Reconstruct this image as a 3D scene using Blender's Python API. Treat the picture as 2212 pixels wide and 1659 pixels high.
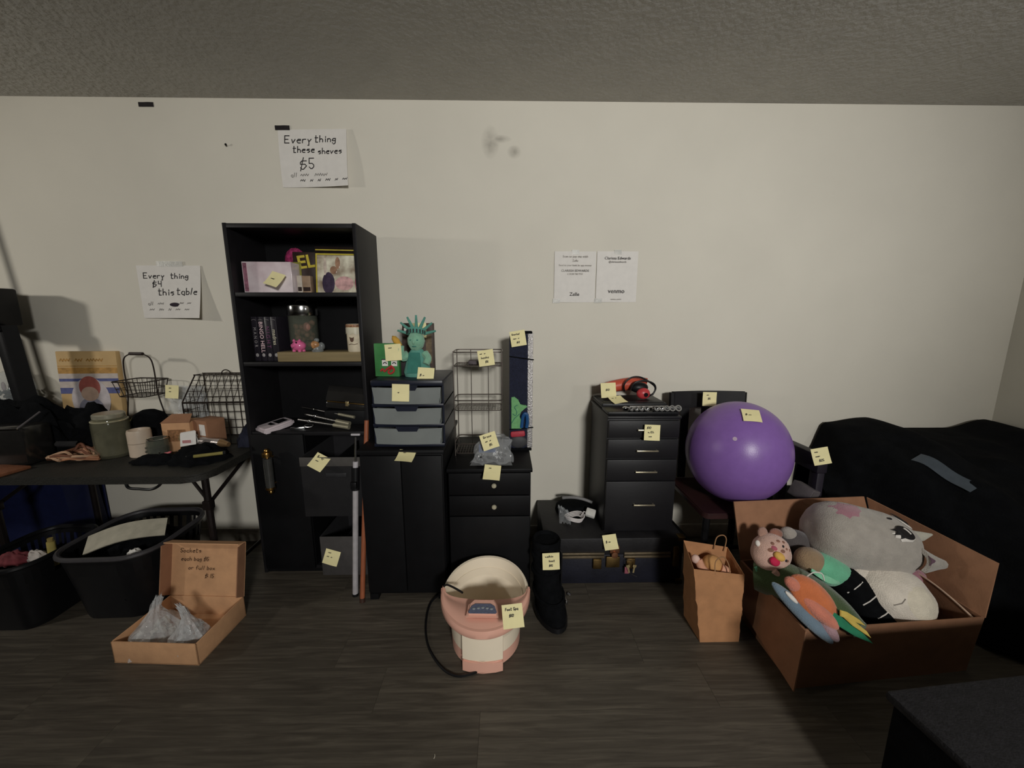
import bpy, bmesh, math, random
from mathutils import Vector, Matrix, Euler
random.seed(7)
for o in list(bpy.data.objects): bpy.data.objects.remove(o)
SC = bpy.context.scene
COL = SC.collection
PI = math.pi

# ------------------------------------------------------------------ camera
CAMH = 1.355
cam_d = bpy.data.cameras.new('camera'); cam = bpy.data.objects.new('camera', cam_d); COL.objects.link(cam)
cam.location = (0, 0, CAMH)
cam.rotation_euler = Euler((math.radians(80), 0, math.radians(-1.0)), 'XYZ')
cam_d.sensor_width = 36; cam_d.lens = 36 * 831 / 2212; cam_d.clip_start = 0.02
SC.camera = cam

# ------------------------------------------------------------------ light
w = bpy.data.worlds.new('world'); SC.world = w; w.use_nodes = True
w.node_tree.nodes['Background'].inputs[0].default_value = (0.8, 0.85, 1, 1)
w.node_tree.nodes['Background'].inputs[1].default_value = 0.02
def lamp(name, kind, loc, energy, color, target=None, **kw):
    d = bpy.data.lights.new(name, kind); d.energy = energy; d.color = color
    for k, v in kw.items(): setattr(d, k, v)
    o = bpy.data.objects.new(name, d); COL.objects.link(o); o.location = loc
    if target: o.rotation_euler = (Vector(target) - Vector(loc)).to_track_quat('-Z', 'Y').to_euler()
    return o
# a standing lamp left of the frame near the wall, and the lit room behind the camera
lamp('left_lamp', 'SPOT', (-3.75, 0.45, 1.86), 70, (1, .955, .87), (-.4, 2.1, 1.25), shadow_soft_size=.09, spot_size=math.radians(112), spot_blend=.7)
lamp('rear_lamp', 'SPOT', (1.0, -2.8, 2.28), 680, (1, .985, .945), (0.2, 2.19, 1.12), shadow_soft_size=.3, spot_size=math.radians(76), spot_blend=1.0)
lamp('right_ceiling_fill', 'SPOT', (2.55, -.7, 1.75), 62, (1, .995, .985), (2.0, .9, 2.44), shadow_soft_size=.12, spot_size=math.radians(105), spot_blend=1.0)  # added fill light, brightens the ceiling at right in place of bounce
SC.view_settings.view_transform = 'Standard'; SC.view_settings.look = 'None'
SC.view_settings.exposure = -0.22; SC.view_settings.gamma = 1; SC.view_settings.use_curve_mapping = False

# ------------------------------------------------------------------ measuring: where a sight line meets a plane of known distance or height
_Rt = cam.rotation_euler.to_matrix()
_r, _u, _f = _Rt.col[0].copy(), _Rt.col[1].copy(), -_Rt.col[2].copy()
def at(px, py, Y=None, Z=None):
    d = _f + _r * ((px - 1106) / 831) - _u * ((py - 829.5) / 831)
    t = Y / d.y if Y is not None else (Z - CAMH) / d.z
    return Vector((0, 0, CAMH)) + d * t

# ------------------------------------------------------------------ materials
def lin(c):
    c = c / 255
    return c / 12.92 if c <= .04045 else ((c + .055) / 1.055) ** 2.4
def rgb(c): return (lin(c[0]), lin(c[1]), lin(c[2]), 1)
MATS = {}
def mat(name, col, rough=.6, metal=0, var=.12, scale=30, bump=.05, bscale=None, col2=None, stretch=None, sheen=0, coat=0, alpha=1, trans=0, ior=1.45, spec=None):
    if name in MATS: return MATS[name]
    m = bpy.data.materials.new(name); m.use_nodes = True; MATS[name] = m
    nt = m.node_tree; N = nt.nodes; L = nt.links; b = N['Principled BSDF']
    b.inputs['Roughness'].default_value = rough; b.inputs['Metallic'].default_value = metal
    b.inputs['Alpha'].default_value = alpha; b.inputs['Transmission Weight'].default_value = trans; b.inputs['IOR'].default_value = ior
    if sheen: b.inputs['Sheen Weight'].default_value = sheen; b.inputs['Sheen Roughness'].default_value = .5
    if coat: b.inputs['Coat Weight'].default_value = coat; b.inputs['Coat Roughness'].default_value = .15
    if spec is not None: b.inputs['Specular IOR Level'].default_value = spec
    tc = N.new('ShaderNodeTexCoord'); mp = N.new('ShaderNodeMapping'); L.new(tc.outputs['Object'], mp.inputs[0])
    if stretch: mp.inputs['Scale'].default_value = stretch
    n = N.new('ShaderNodeTexNoise'); n.inputs['Scale'].default_value = scale; n.inputs['Detail'].default_value = 4; L.new(mp.outputs[0], n.inputs['Vector'])
    r = N.new('ShaderNodeValToRGB'); r.color_ramp.elements[0].position = .3; r.color_ramp.elements[1].position = .7
    c = rgb(col); d = rgb(col2) if col2 else c
    r.color_ramp.elements[0].color = (*[x * (1 - var) for x in c[:3]], 1)
    r.color_ramp.elements[1].color = (*[min(1, x * (1 + var)) for x in d[:3]], 1)
    L.new(n.outputs[0], r.inputs[0]); L.new(r.outputs[0], b.inputs['Base Color'])
    if bump:
        n2 = N.new('ShaderNodeTexNoise'); n2.inputs['Scale'].default_value = bscale or scale * 4; n2.inputs['Detail'].default_value = 3; L.new(mp.outputs[0], n2.inputs['Vector'])
        bp = N.new('ShaderNodeBump'); bp.inputs['Strength'].default_value = bump; bp.inputs['Distance'].default_value = .01
        L.new(n2.outputs[0], bp.inputs['Height']); L.new(bp.outputs[0], b.inputs['Normal'])
    return m
BLK = mat('black_painted_wood', (13, 13, 15), .55, spec=.25, var=.2, scale=12, bump=.03)
BLKL = mat('black_laminate', (25, 24, 26), .5, var=.15, scale=14, bump=.03, spec=.3)
BLKP = mat('black_plastic', (19, 19, 21), .42, bump=.02, spec=.35)
BLKF = mat('black_fabric', (14, 15, 17), .95, var=.3, scale=40, bump=.3, bscale=300, spec=.1)
BLKM = mat('black_metal', (26, 25, 25), .4, .6, bump=.01)
DKG = mat('dark_grey_plastic', (58, 57, 58), .5)
CHROME = mat('chrome', (205, 205, 205), .16, 1, var=.04, bump=0)
STEEL = mat('brushed_steel', (150, 148, 146), .32, 1, var=.1)
BRASS = mat('brass', (176, 140, 82), .3, 1, var=.1)
OLDBR = mat('old_brass', (120, 98, 62), .45, 1, var=.25)
CARD = mat('cardboard', (200, 154, 114), .85, var=.1, scale=18, bump=.08, bscale=160)
CARDR = mat('red_brown_cardboard', (152, 110, 82), .85, var=.1, scale=18, bump=.08, bscale=160)
KRAFT = mat('kraft_paper', (178, 128, 88), .85, var=.1, scale=20, bump=.15, bscale=60)
PAPER = mat('white_paper', (226, 222, 216), .8, var=.03, bump=.04, bscale=40)
NOTE = mat('yellow_note_paper', (240, 230, 176), .8, var=.03, bump=.02)
INK = mat('black_ink', (42, 38, 40), .7, var=.1, bump=0)
INKG = mat('grey_ink', (120, 116, 112), .8, var=.15, bump=0)
INKP = mat('faint_ink', (158, 152, 146), .8, var=.15, bump=0)
GLASS = mat('clear_glass', (225, 235, 228), .05, bump=0, var=.02, trans=1, ior=1.3)
GGLASS = mat('green_tinted_glass', (190, 200, 150), .12, bump=0, var=.03, trans=.85, ior=1.3)
PLAST = mat('clear_plastic_film', (215, 218, 220), .16, bump=.35, bscale=45, alpha=.2)
PLASTM = mat('cloudy_plastic_film', (225, 226, 226), .1, bump=.7, bscale=60, alpha=.45)
WHITE = mat('white_plastic', (215, 208, 206), .35, var=.03, bump=0)

# ------------------------------------------------------------------ mesh building
def frame(z, x=None):
    z = Vector(z).normalized(); a = Vector(x) if x else (Vector((0, 0, 1)) if abs(z.z) < .9 else Vector((1, 0, 0)))
    x = (a - z * a.dot(z)).normalized(); y = z.cross(x)
    return Matrix((x, y, z)).transposed()
def rotm(rx=0, ry=0, rz=0): return Euler((math.radians(rx), math.radians(ry), math.radians(rz)), 'XYZ').to_matrix()
class MB:
    def __init__(s): s.bm = bmesh.new()
    def add(s, vs, fs, M=None, c=(0, 0, 0)):
        c = Vector(c); b = [s.bm.verts.new((M @ Vector(v) if M else Vector(v)) + c) for v in vs]; out = []
        for f in fs:
            try: out.append(s.bm.faces.new([b[i] for i in f]))
            except ValueError: pass
        return b, out
    def box(s, c, sz, M=None, bev=0, seg=2):
        x, y, z = [k / 2 for k in sz]
        vs = [(i * x, j * y, k * z) for i in (-1, 1) for j in (-1, 1) for k in (-1, 1)]
        b, f = s.add(vs, [(0, 1, 3, 2), (4, 6, 7, 5), (0, 4, 5, 1), (2, 3, 7, 6), (0, 2, 6, 4), (1, 5, 7, 3)], M, c)
        if bev:
            es = list({e for q in f for e in q.edges}); bmesh.ops.bevel(s.bm, geom=es, offset=bev, segments=seg, affect='EDGES', profile=.5)
        return s
    def bx(s, x0, x1, y0, y1, z0, z1, bev=0): return s.box(((x0 + x1) / 2, (y0 + y1) / 2, (z0 + z1) / 2), (abs(x1 - x0), abs(y1 - y0), abs(z1 - z0)), None, bev)
    def lathe(s, prof, n=28, M=None, c=(0, 0, 0), sx=1, sy=1):
        vs = []; fs = []
        for r, z in prof:
            for i in range(n):
                a = 2 * PI * i / n; vs.append((r * math.cos(a) * sx, r * math.sin(a) * sy, z))
        for k in range(len(prof) - 1):
            for i in range(n):
                j = (i + 1) % n; fs.append((k * n + i, k * n + j, (k + 1) * n + j, (k + 1) * n + i))
        if prof[0][0] > 1e-6: fs.append(tuple(reversed(range(n))))
        if prof[-1][0] > 1e-6: fs.append(tuple((len(prof) - 1) * n + i for i in range(n)))
        s.add(vs, fs, M, c); bmesh.ops.remove_doubles(s.bm, verts=s.bm.verts, dist=1e-6) if prof[0][0] < 1e-6 or prof[-1][0] < 1e-6 else None
        return s
    def cyl(s, p, q, r, r2=None, n=14):
        p = Vector(p); q = Vector(q); d = q - p
        return s.lathe([(r, 0), (r if r2 is None else r2, d.length)], n, frame(d), p)
    def tube(s, pts, r, n=7, closed=False):
        pts = [Vector(p) for p in pts]; m = len(pts); vs = []; fs = []; x = None
        for i, p in enumerate(pts):
            if closed: t = pts[(i + 1) % m] - pts[i - 1]
            else: t = pts[min(i + 1, m - 1)] - pts[max(i - 1, 0)]
            if t.length < 1e-9: t = Vector((0, 0, 1))
            F = frame(t, x); x = F.col[0].copy(); rr = r(i / (m - 1)) if callable(r) else r
            for k in range(n):
                a = 2 * PI * k / n; vs.append(p + F @ Vector((math.cos(a) * rr, math.sin(a) * rr, 0)))
        for i in range(m if closed else m - 1):
            j = (i + 1) % m
            for k in range(n): fs.append((i * n + k, i * n + (k + 1) % n, j * n + (k + 1) % n, j * n + k))
        if not closed: fs.append(tuple(reversed(range(n)))); fs.append(tuple((m - 1) * n + k for k in range(n)))
        s.add(vs, fs); return s
    def ell(s, c, r, M=None, nu=24, nv=16, f=None):
        vs = [];fs = []
        for j in range(nv + 1):
            th = PI * j / nv
            for i in range(nu):
                a = 2 * PI * i / nu; d = Vector((math.sin(th) * math.cos(a), math.sin(th) * math.sin(a), math.cos(th)))
                k = f(d) if f else 1
                vs.append((d.x * r[0] * k, d.y * r[1] * k, d.z * r[2] * k))
        for j in range(nv):
            for i in range(nu):
                q = (i + 1) % nu; fs.append((j * nu + i, (j + 1) * nu + i, (j + 1) * nu + q, j * nu + q))
        s.add(vs, fs, M, c); bmesh.ops.remove_doubles(s.bm, verts=s.bm.verts, dist=1e-6); return s
    def prism(s, poly, h, M=None, c=(0, 0, 0), bev=0):
        n = len(poly); vs = [(x, y, 0) for x, y in poly] + [(x, y, h) for x, y in poly]
        fs = [tuple(reversed(range(n))), tuple(range(n, 2 * n))] + [(i, (i + 1) % n, n + (i + 1) % n, n + i) for i in range(n)]
        b, f = s.add(vs, fs, M, c)
        if bev: bmesh.ops.bevel(s.bm, geom=list({e for q in f[:2] for e in q.edges}), offset=bev, segments=2, affect='EDGES')
        return s
    def sheet(s, fn, nu, nv, th=0):
        P = [[Vector(fn(i / nu, j / nv)) for i in range(nu + 1)] for j in range(nv + 1)]
        vs = [p for row in P for p in row]; W = nu + 1
        fs = [(j * W + i, j * W + i + 1, (j + 1) * W + i + 1, (j + 1) * W + i) for j in range(nv) for i in range(nu)]
        if th:
            base = len(vs); nn = [Vector() for _ in vs]
            for f in fs:
                k = (vs[f[1]] - vs[f[0]]).cross(vs[f[3]] - vs[f[0]])
                for i in f: nn[i] += k
            vs = vs + [v - q.normalized() * th for v, q in zip(vs, nn)]
            fs = fs + [tuple(base + i for i in reversed(f)) for f in fs]
            rim = [i for i in range(W)] + [j * W + nu for j in range(1, nv + 1)] + [nv * W + i for i in range(nu - 1, -1, -1)] + [j * W for j in range(nv - 1, 0, -1)]
            m = len(rim); fs += [(rim[i], base + rim[i], base + rim[(i + 1) % m], rim[(i + 1) % m]) for i in range(m)]
        s.add(vs, fs); return s
    def quad(s, a, b, c, d, th=.004): # flat panel through four points, with thickness
        a, b, c, d = map(Vector, (a, b, c, d))
        return s.sheet(lambda u, v: (a * (1 - u) + b * u) * (1 - v) + (d * (1 - u) + c * u) * v, 1, 1, th)
    def build(s, name, m, parent=None, loc=None, rot=None, smooth=35):
        bmesh.ops.recalc_face_normals(s.bm, faces=s.bm.faces)
        me = bpy.data.meshes.new(name); s.bm.to_mesh(me); s.bm.free(); me.materials.append(m)
        if smooth:
            me.shade_smooth(); me.set_sharp_from_angle(angle=math.radians(smooth))
        o = bpy.data.objects.new(name, me); COL.objects.link(o)
        if parent: o.parent = parent
        if loc is not None: o.location = loc
        if rot is not None: o.rotation_euler = rot if isinstance(rot, Euler) else Euler([math.radians(k) for k in rot])
        return o
def tag(o, label=None, cat=None, group=None, kind=None):
    if label: o['label'] = label
    if cat: o['category'] = cat
    if group: o['group'] = group
    if kind: o['kind'] = kind
    return o
def thing(name, label, cat, loc=(0, 0, 0), rz=0, group=None, rot=None):
    o = bpy.data.objects.new(name, None); COL.objects.link(o); o.location = loc
    o.rotation_euler = rot.to_euler() if isinstance(rot, Matrix) else (0, 0, math.radians(rz)); o.empty_display_size = .05
    return tag(o, label, cat, group)
def arc(c, r, a0, a1, n, ax=(1, 0, 0), ay=(0, 0, 1), r2=None):
    c = Vector(c); ax = Vector(ax); ay = Vector(ay)
    return [c + ax * (r * math.cos(math.radians(a0 + (a1 - a0) * i / n))) + ay * ((r2 or r) * math.sin(math.radians(a0 + (a1 - a0) * i / n))) for i in range(n + 1)]
def rrect(w, d, r, n=5):
    out = []
    for cx, cy, a in ((w / 2 - r, d / 2 - r, 0), (-w / 2 + r, d / 2 - r, 90), (-w / 2 + r, -d / 2 + r, 180), (w / 2 - r, -d / 2 + r, 270)):
        for i in range(n + 1):
            t = math.radians(a + 90 * i / n); out.append((cx + r * math.cos(t), cy + r * math.sin(t)))
    return out
def smooth_path(pts, n=8):
    pts = [Vector(p) for p in pts]; out = []
    for i in range(len(pts) - 1):
        p0, p1, p2, p3 = pts[max(i - 1, 0)], pts[i], pts[i + 1], pts[min(i + 2, len(pts) - 1)]
        for k in range(n):
            t = k / n
            out.append(.5 * ((2 * p1) + (p2 - p0) * t + (2 * p0 - 5 * p1 + 4 * p2 - p3) * t * t + (3 * p1 - p0 - 3 * p2 + p3) * t ** 3))
    return out + [pts[-1]]
def wob(x, y, z, s=1.0):
    return math.sin(x * 3.1 * s + 1.3 * math.sin(y * 2.3 * s)) * .5 + math.sin(y * 4.7 * s + z * 2.9 * s + 1.7) * .3 + math.sin((x + z) * 7.3 * s + y * 5.1 * s) * .2

# handwriting: single-line letters; each point is x,y on a 10 grid, base line 2, x-height 5, capital 8
GL = {'a': '3532 3234 2515040312223133', 'b': '0802 0415253433221202', 'c': '352515040312223233', 'd': '3832 3325150403122232', 'e': '04343525150403122232', 'f': '37281716 1612 0525', 'g': '3525150403132333 35312010 01', 'h': '0802 041525343332 3332', 'i': '1512 1716', 'k': '0802 0435 1432', 'l': '1802', 'm': '0502 04152322 23243543 42', 'n': '0502 0415253432', 'o': '1504031222333425 15', 'p': '0500 0415253433221203', 'q': '35152504', 'r': '0502 04152535', 's': '35251504243322120 3', 't': '1813122232 0636', 'u': '0503122233 3532', 'v': '051235', 'w': '0512244 252'.replace(' ', ''), 'x': '0532 0235', 'y': '0513 3513101000', 'z': '05350232',
 'E': '4808024 2 0535'.replace('4 2', '42'), 'B': '0802 0828373625051 0535433322202'.replace('1 0', ''), 'S': '4738180706153433 221203'.replace(' ', ''), 'F': '380802 0535', 'M': '0208254842', 'N': '02084248', 'W': '0812254248', '$': '4737170605354433221203 2901', '0': '1807031222334737 2818'.replace(' ', ''), '1': '1712 18', '2': '0718283736 0232'.replace(' ', ''), '4': '080535 3832', '5': '380805253433221203', '6': '3718050312233425 05'.replace(' ', ''), '8': '1807061524333222031425363718'}
def glyph(ch):
    out = []
    for st in GL.get(ch, '').split():
        if len(st) % 2: st = st[:-1]
        p = [(int(st[i]) / 10, (int(st[i + 1]) - 2) / 10) for i in range(0, len(st), 2)]
        if len(p) == 1: p = p + [(p[0][0] + .05, p[0][1])]
        out.append(p)
    return out
def scribble(n):  # illegible joined-up writing of n letters
    return [[(i * .13, .15 + (.16 if i % 2 else -.13) * random.uniform(.4, 1)) for i in range(n * 2)]]
def write(mb, text, x, y, size, wd, fn, slant=0, rise=0, sp=1.0):
    """strokes of handwriting laid on a surface: fn(x, y, lift) gives the point"""
    cx = 0
    words = text
    i = 0
    while i < len(words):
        ch = words[i]
        if ch == '~':
            n = int(words[i + 1]); G = scribble(n); adv = n * .27 + .2; i += 2
        else:
            G = glyph(ch); adv = .3 if ch == ' ' else (.62 if ch in 'mwMWEBN' else (.3 if ch in 'il1' else .48)) * sp; i += 1
        for st in G:
            pts = [(x + (cx + px + slant * py) * size, y + (py + rise * (cx + px)) * size) for px, py in st]
            for (ax, ay), (bx_, by) in zip(pts, pts[1:]):
                d = Vector((bx_ - ax, by - ay)); L = d.length or 1e-6; nx, ny = -d.y / L * wd / 2, d.x / L * wd / 2; ex, ey = d.x / L * wd * .3, d.y / L * wd * .3
                q = [fn(ax - ex + nx, ay - ey + ny, .0008), fn(bx_ + ex + nx, by + ey + ny, .0008), fn(bx_ + ex - nx, by + ey - ny, .0008), fn(ax - ex - nx, ay - ey - ny, .0008)]
                mb.add(q, [(0, 1, 2, 3)])
        cx += adv
    return mb
def lettering(text, size, m, parent, loc, rot=(90, 0, 0), name='lettering', align='CENTER', ext=.0006, sx=1, spacing=1, bold=0):
    cu = bpy.data.curves.new('txt', 'FONT'); cu.body = text; cu.size = size; cu.align_x = align; cu.align_y = 'CENTER'; cu.extrude = ext; cu.offset = bold; cu.resolution_u = 2; cu.space_character = spacing
    t = bpy.data.objects.new('txt', cu); COL.objects.link(t)
    bpy.context.view_layer.update(); dg = bpy.context.evaluated_depsgraph_get()
    me = bpy.data.meshes.new_from_object(t.evaluated_get(dg)); bpy.data.objects.remove(t)
    me.name = name; me.materials.clear(); me.materials.append(m)
    o = bpy.data.objects.new(name, me); COL.objects.link(o); o.parent = parent; o.location = loc
    o.rotation_euler = Euler([math.radians(k) for k in rot]); o.scale = (sx, 1, 1)
    return o
# ------------------------------------------------------------------ setting
WY, RX, LX, BY, CH = 2.19, 2.925, -4.9, -3.9, 2.44
def wall_mat(name, col, smudge=False, bump=.06, bs=220):
    m = mat(name, col, .75, var=.025, scale=3, bump=bump, bscale=bs, spec=.25)
    if smudge:
        nt = m.node_tree; N = nt.nodes; L = nt.links; b = N['Principled BSDF']; old = b.inputs['Base Color'].links[0].from_socket
        tc = N.new('ShaderNodeTexCoord'); acc = None
        for c, s in (((-.075, 0, 2.245), (.05, 5, .085)), ((.05, 0, 2.20), (.04, 5, .035)), ((-.03, 0, 2.262), (.07, 5, .022))):
            mp = N.new('ShaderNodeMapping'); mp.vector_type = 'POINT'
            mp.inputs['Location'].default_value = [-a / k for a, k in zip((c[0], WY, c[2]), s)]; mp.inputs['Scale'].default_value = [1 / k for k in s]
            L.new(tc.outputs['Object'], mp.inputs[0])
            g = N.new('ShaderNodeTexGradient'); g.gradient_type = 'SPHERICAL'; L.new(mp.outputs[0], g.inputs[0])
            if acc is None: acc = g.outputs['Fac']
            else:
                a = N.new('ShaderNodeMath'); a.operation = 'MAXIMUM'; L.new(acc, a.inputs[0]); L.new(g.outputs['Fac'], a.inputs[1]); acc = a.outputs[0]
        n = N.new('ShaderNodeTexNoise'); n.inputs['Scale'].default_value = 28; n.inputs['Detail'].default_value = 5; L.new(tc.outputs['Object'], n.inputs['Vector'])
        mu = N.new('ShaderNodeMath'); mu.operation = 'MULTIPLY'; L.new(acc, mu.inputs[0]); L.new(n.outputs[0], mu.inputs[1])
        mx = N.new('ShaderNodeMix'); mx.data_type = 'RGBA'; L.new(mu.outputs[0], mx.inputs['Factor']); L.new(old, mx.inputs['A']); mx.inputs['B'].default_value = rgb((120, 114, 104)); L.new(mx.outputs['Result'], b.inputs['Base Color'])
    return m
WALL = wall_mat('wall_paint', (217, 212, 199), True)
WALL2 = wall_mat('shaded_wall_paint', (200, 196, 184))  # wall paint made darker, the right wall's shade put into its colour
WALL3 = wall_mat('low_bounce_paint', (150, 144, 133))  # unseen walls, coloured darker to hold down bounce light
CEIL = mat('ceiling_texture', (184, 181, 174), .9, var=.04, scale=10, bump=.9, bscale=46, spec=.1)
def struct(name, mb, m, label=None): return tag(mb.build(name, m), label, None, None, 'structure')
struct('wall_back', MB().bx(LX, RX, WY, WY + .1, 0, CH), WALL, 'long cream wall with a grey smudge behind all the sale goods')
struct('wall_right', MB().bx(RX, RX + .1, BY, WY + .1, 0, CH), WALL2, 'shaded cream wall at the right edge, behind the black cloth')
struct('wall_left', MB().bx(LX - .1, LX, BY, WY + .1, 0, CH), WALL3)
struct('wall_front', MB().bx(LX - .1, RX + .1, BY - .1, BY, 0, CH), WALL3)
struct('ceiling', MB().bx(LX - .1, RX + .1, BY - .1, WY + .1, CH, CH + .1), CEIL, 'grey textured ceiling')
struct('baseboard_back', MB().bx(LX, RX, WY - .014, WY, 0, .085, .004), mat('baseboard_paint', (196, 190, 178), .6, bump=.02))
# vinyl plank floor
FLOOR = mat('vinyl_plank', (112, 100, 88), .5, var=.0, scale=1, bump=0)
def floor_nodes(m):
    nt = m.node_tree; N = nt.nodes; L = nt.links; b = N['Principled BSDF']
    tc = N.new('ShaderNodeTexCoord'); oi = N.new('ShaderNodeObjectInfo')
    ad = N.new('ShaderNodeVectorMath'); ad.operation = 'ADD'
    cb = N.new('ShaderNodeCombineXYZ'); mu = N.new('ShaderNodeMath'); mu.operation = 'MULTIPLY'; mu.inputs[1].default_value = 37; L.new(oi.outputs['Random'], mu.inputs[0]); L.new(mu.outputs[0], cb.inputs['Z'])
    L.new(tc.outputs['Object'], ad.inputs[0]); L.new(cb.outputs[0], ad.inputs[1])
    mp = N.new('ShaderNodeMapping'); mp.inputs['Scale'].default_value = (1.6, 26, 1); L.new(ad.outputs[0], mp.inputs[0])
    n = N.new('ShaderNodeTexNoise'); n.inputs['Scale'].default_value = 2.4; n.inputs['Detail'].default_value = 7; n.inputs['Roughness'].default_value = .62; n.inputs['Distortion'].default_value = .8; L.new(mp.outputs[0], n.inputs['Vector'])
    r = N.new('ShaderNodeValToRGB'); e = r.color_ramp.elements
    e[0].position = .28; e[0].color = rgb((62, 56, 49)); e[1].position = .74; e[1].color = rgb((101, 94, 83))
    x = e.new(.5); x.color = rgb((79, 73, 64))
    L.new(n.outputs[0], r.inputs[0])
    hs = N.new('ShaderNodeHueSaturation'); mr = N.new('ShaderNodeMapRange'); mr.inputs['To Min'].default_value = .93; mr.inputs['To Max'].default_value = 1.07
    L.new(oi.outputs['Random'], mr.inputs[0]); L.new(mr.outputs[0], hs.inputs['Value']); L.new(r.outputs[0], hs.inputs['Color']); L.new(hs.outputs[0], b.inputs['Base Color'])
    bp = N.new('ShaderNodeBump'); bp.inputs['Strength'].default_value = .12; bp.inputs['Distance'].default_value = .004; L.new(n.outputs[0], bp.inputs['Height']); L.new(bp.outputs[0], b.inputs['Normal'])
floor_nodes(FLOOR)
fl = tag(MB().bx(LX, RX, BY, WY, -.06, -.004).build('floor', FLOOR), 'dark grey-brown wood-look plank floor', None, None, 'structure')
pw, pl = .178, 1.22
pm = MB().bx(-pl / 2 + .0004, pl / 2 - .0004, -pw / 2 + .0004, pw / 2 - .0004, -.004, 0).build('plank', FLOOR, fl); pm.location = (-9, 0, 0)
first = True
row = 0; y = WY - pw / 2
while y > BY:
    x = LX - random.uniform(0, pl)
    near = y > .35
    while x < RX + pl:
        vis = near and -3.7 < x + pl / 2 < RX + .6
        if vis:
            o = pm if first else pm.copy()
            if not first: COL.objects.link(o); o.parent = fl
            first = False
            o.location = (x + pl / 2, y, 0)
        x += pl
    y -= pw; row += 1
struct('trim_1', MB().bx(LX, RX, BY, .35 - .0, -.004, -.0005), FLOOR)   # floor covering behind the camera

# ------------------------------------------------------------------ sticky notes and sheets
def sticky(c, nrm, up, lines, label, curl=.006, w=.076, off=.003, ink=.0022, size=.016, m=None, fold=0):
    n = Vector(nrm).normalized(); R = Matrix((Vector((1, 0, 0)),) * 3)
    u = Vector(up); u = (u - n * u.dot(n)).normalized(); x = u.cross(n); R = Matrix((x, u, n)).transposed()
    def fn(px, py, l): t = .5 - py / w; return (px, py, curl * t * t + .0015 * math.sin(px / w * 4 + 1) * t + l)
    o = MB().sheet(lambda a, b: fn((a - .5) * w, (b - .5) * w, 0), 6, 6, .0003).build('sticky_note', m or NOTE)
    tag(o, label, 'note', 'handwritten sticky price notes'); o.location = Vector(c) + n * off; o.rotation_euler = R.to_euler()
    y0 = .24 * w
    for i, (t, sx) in enumerate(lines):
        if t: write(MB(), t, (-.42 + sx) * w, y0 - i * w * .27, size, ink, fn, .1).build('handwriting', INK, o, smooth=0)
    return o
def paper_sign(name, label, x0, x1, z0, z1, lift, lines, y=WY):
    w, h = x1 - x0, z1 - z0
    t = thing(name, label, 'sign', ((x0 + x1) / 2, y, (z0 + z1) / 2), 0)
    def fn(px, pz, l):
        u = px / w + .5; v = .5 - pz / h
        return (px, -.002 - l - lift(u, v), pz)
    MB().sheet(lambda u, v: fn((u - .5) * w, (v - .5) * h, 0), 14, 14, .0004).build('sheet', PAPER, t)
    for s, px, pz, size, wd, faint in lines: write(MB(), s, (px - .5) * w, (.5 - pz) * h, size, wd, fn, .08).build('small_handwriting' if faint else 'handwriting', INKG if faint else INK, t, smooth=0)
    return t, fn, w, h
s5, fn, w5, h5 = paper_sign('price_sign', 'white paper reading Everything these shelves $5, taped above the bookcase', -1.163, -.808, 2.020, 2.297,
    lambda u, v: .040 * u ** 2 * (.35 + .65 * v) + .006 * math.sin(v * 3), [('Every', .09, .235, .058, .0048, 0), ('thing', .53, .225, .053, .0048, 0), ('these', .20, .40, .050, .0048, 0), ('sheves', .57, .43, .046, .0044, 0), ('$', .29, .69, .080, .0046, 0), ('5', .42, .68, .082, .0046, 0), ('all', .14, .82, .032, .0028, 1), ('~4 ~6', .28, .815, .048, .0028, 1), ('~3 ~2 ~2 ~3 ~2 ~3', .27, .905, .040, .003, 0)])
s4, fn4, w4, h4 = paper_sign('price_sign', 'white paper reading Everything $4 this table, hung left of the bookcase', -1.986, -1.645, 1.345, 1.624,
    lambda u, v: .055 * max(0, u) ** 1.6 * max(0, v) ** 1.3 + .004, [('Every', .09, .24, .047, .0046, 0), ('thing', .52, .245, .046, .0046, 0), ('$', .22, .40, .048, .0046, 0), ('4', .31, .40, .05, .0046, 0), ('this', .29, .56, .056, .005, 0), ('table', .60, .55, .056, .005, 0), ('all', .10, .75, .03, .0026, 1), ('~4', .26, .745, .038, .0026, 1), ('~3 ~3', .64, .735, .034, .0026, 1), ('~3 ~3 ~2 ~3 ~3', .11, .86, .042, .0026, 1)])
MB().prism([(.05 * math.cos(a * PI / 8) * .55 + .0, .011 * math.sin(a * PI / 8)) for a in range(16)], .001, rotm(90, 0, 0), Vector(fn4(0.02, -.068, .002))).build('crossed_out_word', mat('black_marker', (30, 16, 34), .7, bump=0), s4)
MB().sheet(lambda u, v: (lambda p: (p[0], p[1] - .0012, p[2]))(fn4(-.06 + u * .14, h4 / 2 - .006 + v * .028, .001)), 4, 2, .0005).build('clear_tape', mat('clear_tape', (214, 214, 208), .3, bump=.1, alpha=.45), s4)
for c, lab in (((-1.809, WY - .003, 2.407), 'strip of black tape stuck alone near the ceiling, high on the left wall'), ((-1.137, WY - .006, 2.304), 'strip of black tape holding the top left corner of the $5 sign')):
    o = MB().sheet(lambda u, v: ((u - .5) * .074 + .0015 * math.sin(v * 9), .001 * math.sin(u * 7), (v - .5) * .021), 8, 3, .0012).build('tape_strip', mat('black_tape', (24, 17, 20), .6, bump=.05)); o.location = c; tag(o, lab, 'tape', 'black tape strips on the wall')
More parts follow.
